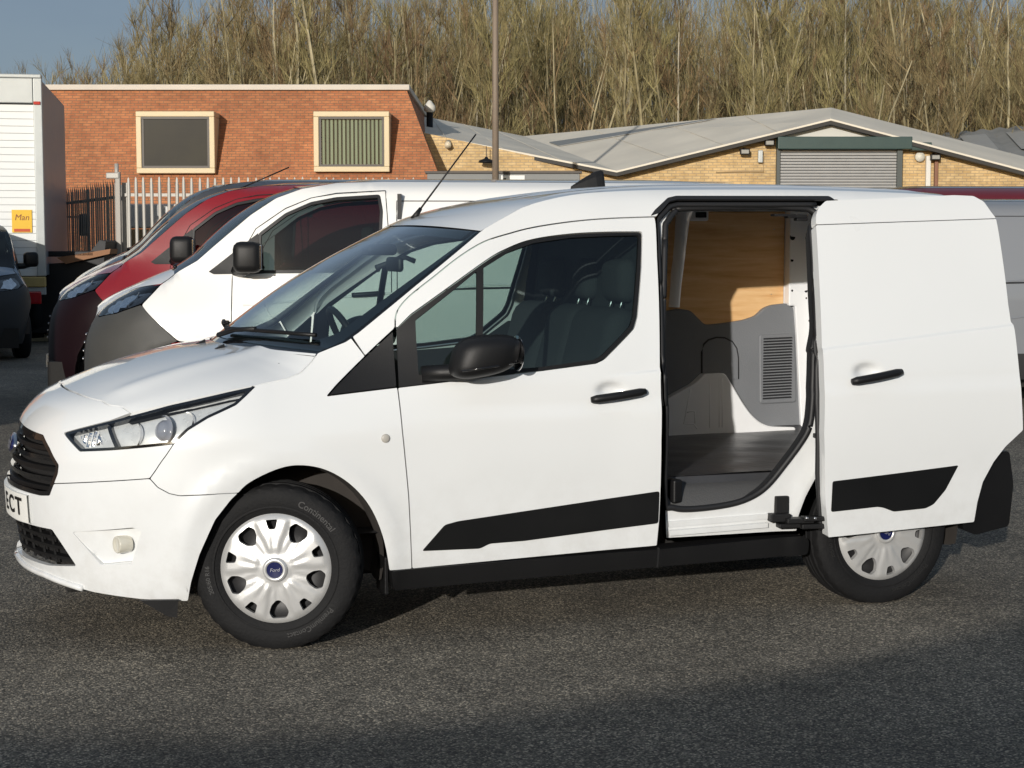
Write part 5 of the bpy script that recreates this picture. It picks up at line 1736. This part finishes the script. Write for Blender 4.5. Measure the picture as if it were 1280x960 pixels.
# corrugated roof further right
fr = thing('far_shed', 'shed with weathered corrugated grey roof beyond the warehouse', 'building', tuple(L(18, 56)), -PSI)
cor = simple('corrugated', (.24, .235, .215), .7, var=.35, vscale=1.2)
mb = MB()
A_, B_, C_, D_ = [Vector(p) for p in ((-4.2, -2, 4.10), (5.5, -2, 3.9), (8.5, 12, 6.9), (-1.4, 12, 5.95))]
mb.grid(lambda a, b: ((A_ * (1 - a) + B_ * a) * (1 - b) + (D_ * (1 - a) + C_ * a) * b) + Vector((0, 0, .04 * math.sin(a * 90))), 120, 6)
mb.build('roof', cor, fr, True)
for k in range(5):
    u = .12 + .18 * k
    q = lambda a, b: (A_ * (1 - a) + B_ * a) * (1 - b) + (D_ * (1 - a) + C_ * a) * b + Vector((0, 0, .09))
    mb = MB(); mb.add([q(u, .35), q(u + .10, .35), q(u + .10, .8), q(u, .8)], [(0, 1, 2, 3)]); mb.build('rooflight', simple('rooflight_pale', (.33, .32, .29), .5, var=.3), fr)
face('front_wall', [(-4.2, -1.9, 0), (5.5, -1.9, 0), (5.5, -1.9, 3.88), (-4.2, -1.9, 4.08)], YBR, fr, Vector((1, 0, 0)), Vector((0, 0, 1)))
mb = MB(); mb.prism([(-3.4, -2.05, 4.0), (-2.3, -2.05, 4.35), (-2.2, -2.05, 4.2), (-3.2, -2.05, 3.85)], (0, .1, 0)); mb.build('barge_board', simple('barge', (.36, .24, .17), .7), fr)

# ------------------------------------------------------------------ palisade fence and gate
def palisade(name, label, a, b, n, hgt, mat, cat='fence'):
    """a, b = ends (r, d); n pales"""
    pa, pb = L(*a), L(*b)
    f = thing(name, label, cat, tuple(pa), math.atan2(pb.y - pa.y, pb.x - pa.x))
    ln = (pb - pa).length
    w = .056
    mb = MB()
    # one W-section pale with a pointed triple head
    sec = [(-w / 2, 0), (-w / 4, -.022), (w / 4, -.022), (w / 2, 0)]
    tops = [hgt - .13, hgt - .03, hgt - .03, hgt - .13]
    vs = [(x, y, .05) for x, y in sec] + [(x, y, t) for (x, y), t in zip(sec, tops)] + [(0, -.022, hgt)]
    fs = [(k, k + 1, 5 + k, 4 + k) for k in range(3)] + [(5, 6, 8)]
    mb.add(vs, fs)
    p0 = mb.build('pale', mat, f)
    for k in range(n):
        p = p0 if k == 0 else p0.copy()
        if k:
            COL.objects.link(p)
        p.location = (ln * (k + .5) / n, random.uniform(-.004, .004), random.uniform(-.012, .012))
        p.rotation_euler = (0, random.uniform(-.006, .006), 0)
    for z in (.45, hgt - .30):
        MB().box((ln / 2, .03, z), (ln, .045, .05)).build('rail', mat, f)
    for k in range(int(ln / 2.75) + 1):
        MB().box((k * 2.75, .08, hgt / 2 - .05), (.10, .05, hgt - .1)).build('post', mat, f)
    return f
galv = simple('fence_galvanised', (.42, .40, .36), .55, metal=.2, var=.15)
dull = simple('fence_dull', (.34, .315, .28), .6, metal=.2, var=.25)
palisade('palisade_fence', 'galvanised palisade fence in front of the red brick office', (-6.42, 28), (-1.6, 28.3), 37, 2.69, galv)
palisade('palisade_gate', 'dull palisade gate standing between lorry and fence post', (-8.95, 33.2), (-6.55, 28.05), 30, 2.66, dull, 'gate')
gp = thing('gate_post', 'tall steel gate post with a latch bracket on top', 'post', tuple(L(-6.50, 27.9)), -PSI)
MB().box((0, 0, 1.38), (.08, .08, 2.76), 0, .01).build('shaft', dull, gp)
MB().box((-.08, -.02, 2.70), (.22, .07, .10), 0, .02).build('latch', galv, gp)
MB().tube([(-.02, 0, 2.6), (-.02, 0, 2.90)], .035, 8).build('latch_pin', galv, gp, True)
# goods behind the fence
for k, (r, w, h, z, m, lab) in enumerate(((-6.35, 1.1, 1.85, 0, simple('carton', (.36, .24, .12), .8, var=.15), 'tall brown carton stack standing behind the palisade fence'), (-5.15, 1.0, 1.8, 0, simple('carton_b', (.30, .20, .11), .8, var=.15), 'darker brown carton stack behind the fence nearer the parked red van'))):
    t = thing('carton_stack', lab, 'cartons', tuple(L(r, 30.2)), -PSI)
    for q in range(3):
        MB().box((0, 0, h / 3 * (q + .5)), (w, 1.0, h / 3 - .015), R(1.5 * (q - 1)), .015).build('carton', m, t)
    MB().box((0, -.02, h + .22), (w * 1.02, 1.02, .42), 0, .03).build('white_wrapped_top', simple('wrap_white', (.6, .58, .54), .5), t)
# dark skip by the gate, its colour lowered further for the shade on it
sk = thing('waste_skip', 'dark steel skip with sloping end in front of the gate', 'skip', tuple(L(-7.05, 27.1)), -PSI)
sm = simple('skip_shade_dark', (.010, .010, .011), .6, var=.4, vscale=5)
MB().prism([(-1.0, 0, .15), (.35, 0, .15), (.52, 0, 1.62), (.42, 0, 1.64), (.15, 0, 1.30), (-1.0, 0, 1.22)], (0, 1.3, 0)).build('hull', sm, sk)
MB().box((-.3, -.05, 1.42), (1.3, .10, .09), 0, .02).build('rim', sm, sk)
MB().prism([(-.25, -.1, 1.36), (.62, -.1, 1.50), (.60, -.1, 1.42), (-.1, -.1, 1.26)], (0, .5, 0)).build('timber_board', simple('old_timber', (.28, .14, .07), .8), sk)
kb = MB(); kb.box((0, 0, .06), (1.9, .25, .12), R(4), .02)
kb = kb.build('kerb_stone', simple('kerb_pale', (.38, .33, .22), .8, var=.2)); kb.location = L(-7.3, 27.4); kb.rotation_euler = (0, 0, -PSI); tag(kb, 'pale kerb beam lying on the tarmac beside the lorry', 'kerb')
# low grey wall with a white sign
lwl = thing('boundary_wall', 'low grey boundary wall with a small white notice behind the white van', 'wall', tuple(L(0, 40)), -PSI)
MB().box((-.2, 0, 1.62), (3.6, .25, 3.24), 0, .02).build('wall_face', simple('render_grey', (.22, .225, .22), .8, var=.1), lwl)
MB().box((-.2, 0, 3.27), (3.7, .32, .06), 0, .015).build('wall_coping', simple('coping_dark', (.10, .09, .08), .8), lwl)
sg = MB().box((.02, -.14, 3.10), (.56, .02, .20), 0, .004).build('notice', simple('notice_white', (.72, .72, .68), .5), lwl)
MB().box((-.17, -.152, 3.10), (.06, .006, .07)).build('notice_mark', M['letter'], sg)

# lamp column
po = thing('lamp_column', 'tall brown steel lamp column standing behind the white van', 'lamp post', tuple(L(-.38, 39)), -PSI)
bw = simple('column_brown', (.20, .155, .115), .6, var=.12)
MB().tube([(0, 0, 0), (0, 0, 1.2)], .11, 14).build('base', bw, po, True)
MB().tube([(0, 0, 1.2), (0, 0, 9.5)], [.085, .06], 14).build('shaft', bw, po, True)
MB().tube([(0, 0, 9.5), (0, -.2, 9.75), (0, -.9, 9.85)], .045, 10).build('arm', bw, po, True)
MB().box((0, -1.15, 9.85), (.28, .65, .14), 0, .05).build('lantern', lfr, po, True)

# ------------------------------------------------------------------ invented unseen wall and block, added to cast shade into the view
wh = thing('unseen_shade_wall', 'unseen brick wall added behind the camera to cast foreground shade', 'wall', (0, -9.1, 0))
MB().prism([(-16, 0, 0), (12, 0, 0), (12, 0, 2.40), (0, 0, 2.30), (-1.77, 0, 2.14), (-3.23, 0, 1.95), (-4.4, 0, 1.89), (-5.2, 0, 1.89), (-6.2, 0, 1.98), (-16, 0, 2.15)], (0, -.3, 0)).build('wall_face', RBR, wh)  # top edge shaped to give the foreground shadow its outline
lw2 = thing('unseen_shade_block', 'unseen brick block added left of the yard to cast shade', 'building', (-3.9, 3.4, 0))  # added out of view to shade the ground at far left
MB().box((-13, 3, 1.975), (26, 6, 3.95)).build('walls', RBR, lw2)
# ------------------------------------------------------------------ wooded bank
def bank_z(r, d):
    t = S((d - 64) / 50)
    return -.02 + 7.6 * t * (.42 + .58 * S((r + 36) / 25)) + .3 * math.sin(r * .3 + d * .2) * t
mb = MB()
def bankf(a, b):
    r = -70 + 150 * a; d = 60 + 110 * b
    return L(r, d, bank_z(r, d))
mb.grid(bankf, 60, 40)
hb = mb.build('wooded_bank', simple('leaf_litter', (.055, .04, .022), .95, var=.4, vscale=.6), smooth=True)
tag(hb, kind='structure')
def bark(name, c1, c2):
    m, nt, b = nodes_of(name)
    oi = nt.nodes.new('ShaderNodeObjectInfo')
    rp = nt.nodes.new('ShaderNodeValToRGB')
    rp.color_ramp.elements[0].color = (*c1, 1); rp.color_ramp.elements[1].color = (*c2, 1)
    nt.links.new(oi.outputs['Random'], rp.inputs[0])
    tc = nt.nodes.new('ShaderNodeTexCoord')
    n = nt.nodes.new('ShaderNodeTexNoise'); n.inputs['Scale'].default_value = 1.6; n.inputs['Detail'].default_value = 4
    nt.links.new(tc.outputs['Object'], n.inputs['Vector'])
    mr = nt.nodes.new('ShaderNodeMapRange'); mr.inputs['From Min'].default_value = .3; mr.inputs['From Max'].default_value = .7; mr.inputs['To Min'].default_value = .55; mr.inputs['To Max'].default_value = 1.4
    nt.links.new(n.outputs['Fac'], mr.inputs['Value'])
    mx = nt.nodes.new('ShaderNodeMix'); mx.data_type = 'RGBA'; mx.blend_type = 'MULTIPLY'; mx.inputs[0].default_value = 1
    nt.links.new(rp.outputs[0], mx.inputs[6]); nt.links.new(mr.outputs[0], mx.inputs[7])
    nt.links.new(mx.outputs[2], b.inputs['Base Color'])
    b.inputs['Roughness'].default_value = .9
    b.inputs['Specular IOR Level'].default_value = .2
    return m
BK = bark('bark', (.19, .16, .085), (.36, .315, .20))
TW = bark('twigs', (.165, .125, .066), (.235, .205, .094))
TW2 = bark('reddish_twigs', (.145, .095, .054), (.205, .145, .075))
BK2 = bark('birch_bark', (.30, .27, .19), (.44, .39, .29))
rng = random.Random(11)
def rv(s):
    return Vector((rng.uniform(-s, s), rng.uniform(-s, s), rng.uniform(-s, s)))
def strip(mb, a, b, w0, w1):
    t = (b - a).normalized()
    e = t.cross(rv(1)).normalized()
    mb.add([a - e * w0, a + e * w0, b + e * w1, b - e * w1], [(0, 1, 2, 3)])
def gen_tree(h, stems, spread, dens):
    tk, cr = MB(), MB()
    for s in range(stems):
        base = Vector((rng.uniform(-.25, .25), rng.uniform(-.25, .25), -.3)) * (1 if stems > 1 else .2)
        lean = Vector((rng.uniform(-spread, spread), rng.uniform(-spread, spread), 1)).normalized()
        hh = h * rng.uniform(.8, 1)
        pts = [base]
        n = 9
        for i in range(n):
            lean = (lean + rv(.10) + Vector((0, 0, .06))).normalized()
            pts.append(pts[-1] + lean * hh / n)
        r0 = rng.uniform(.055, .10)
        tk.tube(pts, [r0 * (1 - .9 * i / n) + .008 for i in range(n + 1)], 5, False)
        for k in range(int(15 * dens)):
            u = rng.uniform(.22, .97)
            i = min(int(u * n), n - 1)
            p = pts[i].lerp(pts[i + 1], u * n - i)
            az = rng.uniform(0, 2 * PI)
            up = rng.uniform(.7, 1.7)
            d = Vector((math.cos(az), math.sin(az), up)).normalized()
            ln = hh * rng.uniform(.14, .30) * (1.15 - .6 * u)
            q = [p]
            for j in range(4):
                d = (d + rv(.16) + Vector((0, 0, .10))).normalized()
                q.append(q[-1] + d * ln / 4)
            rb = r0 * (1 - u) * .5 + .012
            (tk if rb > .035 else cr).tube(q, [rb * (1 - .2 * j) + .004 for j in range(5)], 3, False)
            for t in range(int(20 * dens)):
                w = rng.uniform(.15, 1)
                j = min(int(w * 4), 3)
                p2 = q[j].lerp(q[j + 1], w * 4 - j)
                d2 = (d * .8 + rv(.6) + Vector((0, 0, .65))).normalized()
                l2 = rng.uniform(.35, 1.0)
                m = p2 + d2 * l2 * .5
                strip(cr, p2, m, .011, .008)
                for f in range(3):
                    d3 = (d2 + rv(.42) + Vector((0, 0, .2))).normalized()
                    strip(cr, m, m + d3 * l2 * rng.uniform(.5, .95), .0075, .003)
    return tk, cr
VARS = []
for k in range(9):
    h = (11, 12.5, 10, 12, 9.5, 11.5, 13, 10.5, 8.5)[k]
    tk, cr = gen_tree(h, (1, 2, 3, 1, 2, 1, 2, 4, 3)[k], (.10, .16, .26, .12, .2, .08, .14, .3, .28)[k], (1, .8, .62, 1.1, .8, 1, .85, .5, .55)[k])
    def md(nm, b, mat):
        me = bpy.data.meshes.new(nm); me.from_pydata(b.v, [], b.f); me.materials.append(mat); me.update()
        return me
    VARS.append((md('trunk', tk, BK2 if k in (3, 5) else BK), md('crown', cr, TW2 if k in (2, 5, 7) else TW)))
KIND = ['tall single stemmed bare tree with ascending branches in the wood', 'bare tree forked into two upright stems in the wood', 'reddish brown bare tree of three spreading stems in the wood',
        'pale barked bare birch with a straight trunk in the wood', 'shorter bare tree with twin leaning stems in the wood', 'pale barked bare birch with reddish twigs in the wood',
        'bare tree with two close straight stems in the wood', 'reddish bare coppiced tree of four splayed stems in the wood', 'low bare tree of three thin stems in the wood']
spots = []
tries = 0
while len(spots) < 300 and tries < 20000:
    tries += 1
    d = 66 + 44 * rng.random() ** 1.25
    r = rng.uniform(-.345, .345) * d
    if all((r - a) ** 2 + (d - b) ** 2 > 1.15 ** 2 for a, b in spots):
        spots.append((r, d))
for r, d in spots:
    k = rng.randrange(len(VARS))
    o = bpy.data.objects.new('bare_tree', None)
    COL.objects.link(o)
    o.empty_display_size = .3
    tag(o, KIND[k], 'tree', 'bare trees of the wood')
    # the wood thins out and drops towards its left end
    sc = .95 * rng.uniform(.82, 1.32) * (.50 + .50 * S((r / d + .335) / .18))
    o.location = L(r, d, bank_z(r, d))
    o.rotation_euler = (0, 0, rng.uniform(0, 6.28))
    o.scale = (sc, sc, sc)
    for nm, me in zip(('trunk', 'crown'), VARS[k]):
        c = bpy.data.objects.new(nm, me)
        COL.objects.link(c)
        c.parent = o
# the rest of the wood, seen as one brown mass of stems and twigs
fw_ = MB(); fs_ = MB()
for i in range(5200):
    d = rng.uniform(80, 122); r = rng.uniform(-.36, .36) * d
    f = .44 + .58 * S((r / d + .335) / .18)
    z = bank_z(r, d)
    h = rng.uniform(5, 10.8) * f
    a = L(r, d, z); b = a + Vector((rng.uniform(-1.3, 1.3), rng.uniform(-1.3, 1.3), h))
    w = rng.uniform(.012, .030)
    e = Vector((CP, -SP, 0)) * w
    (fs_ if i % 2 else fw_).add([a - e, a + e, b + e * .25, b - e * .25], [(0, 1, 2, 3)])
    for j in range(15):
        p = a.lerp(b, rng.uniform(.2, 1.0))
        dd = (rv(.8) + Vector((0, 0, 1.0))).normalized()
        q = p + dd * rng.uniform(.6, 1.8)
        strip(fw_, p, q, .014, .006)
o = fw_.build('distant_wood', TW)
tag(o, 'dense brown mass of bare twigs deep in the wood', 'wood', kind='stuff')
o = fs_.build('distant_stems', BK)
tag(o, 'pale thin stems standing close together deep in the wood', 'wood', kind='stuff')
# scrub along the foot of the bank
sc_ = MB()
for i in range(2600):
    d = rng.uniform(62, 76); r = rng.uniform(-.36, .36) * d
    a = L(r, d, bank_z(r, d))
    for j in range(9):
        dd = (rv(.8) + Vector((0, 0, 1.2))).normalized()
        strip(sc_, a, a + dd * rng.uniform(.8, 2.4), .015, .006)
o = sc_.build('scrub', TW)
tag(o, 'low tangled scrub along the foot of the wood', 'scrub', kind='stuff')
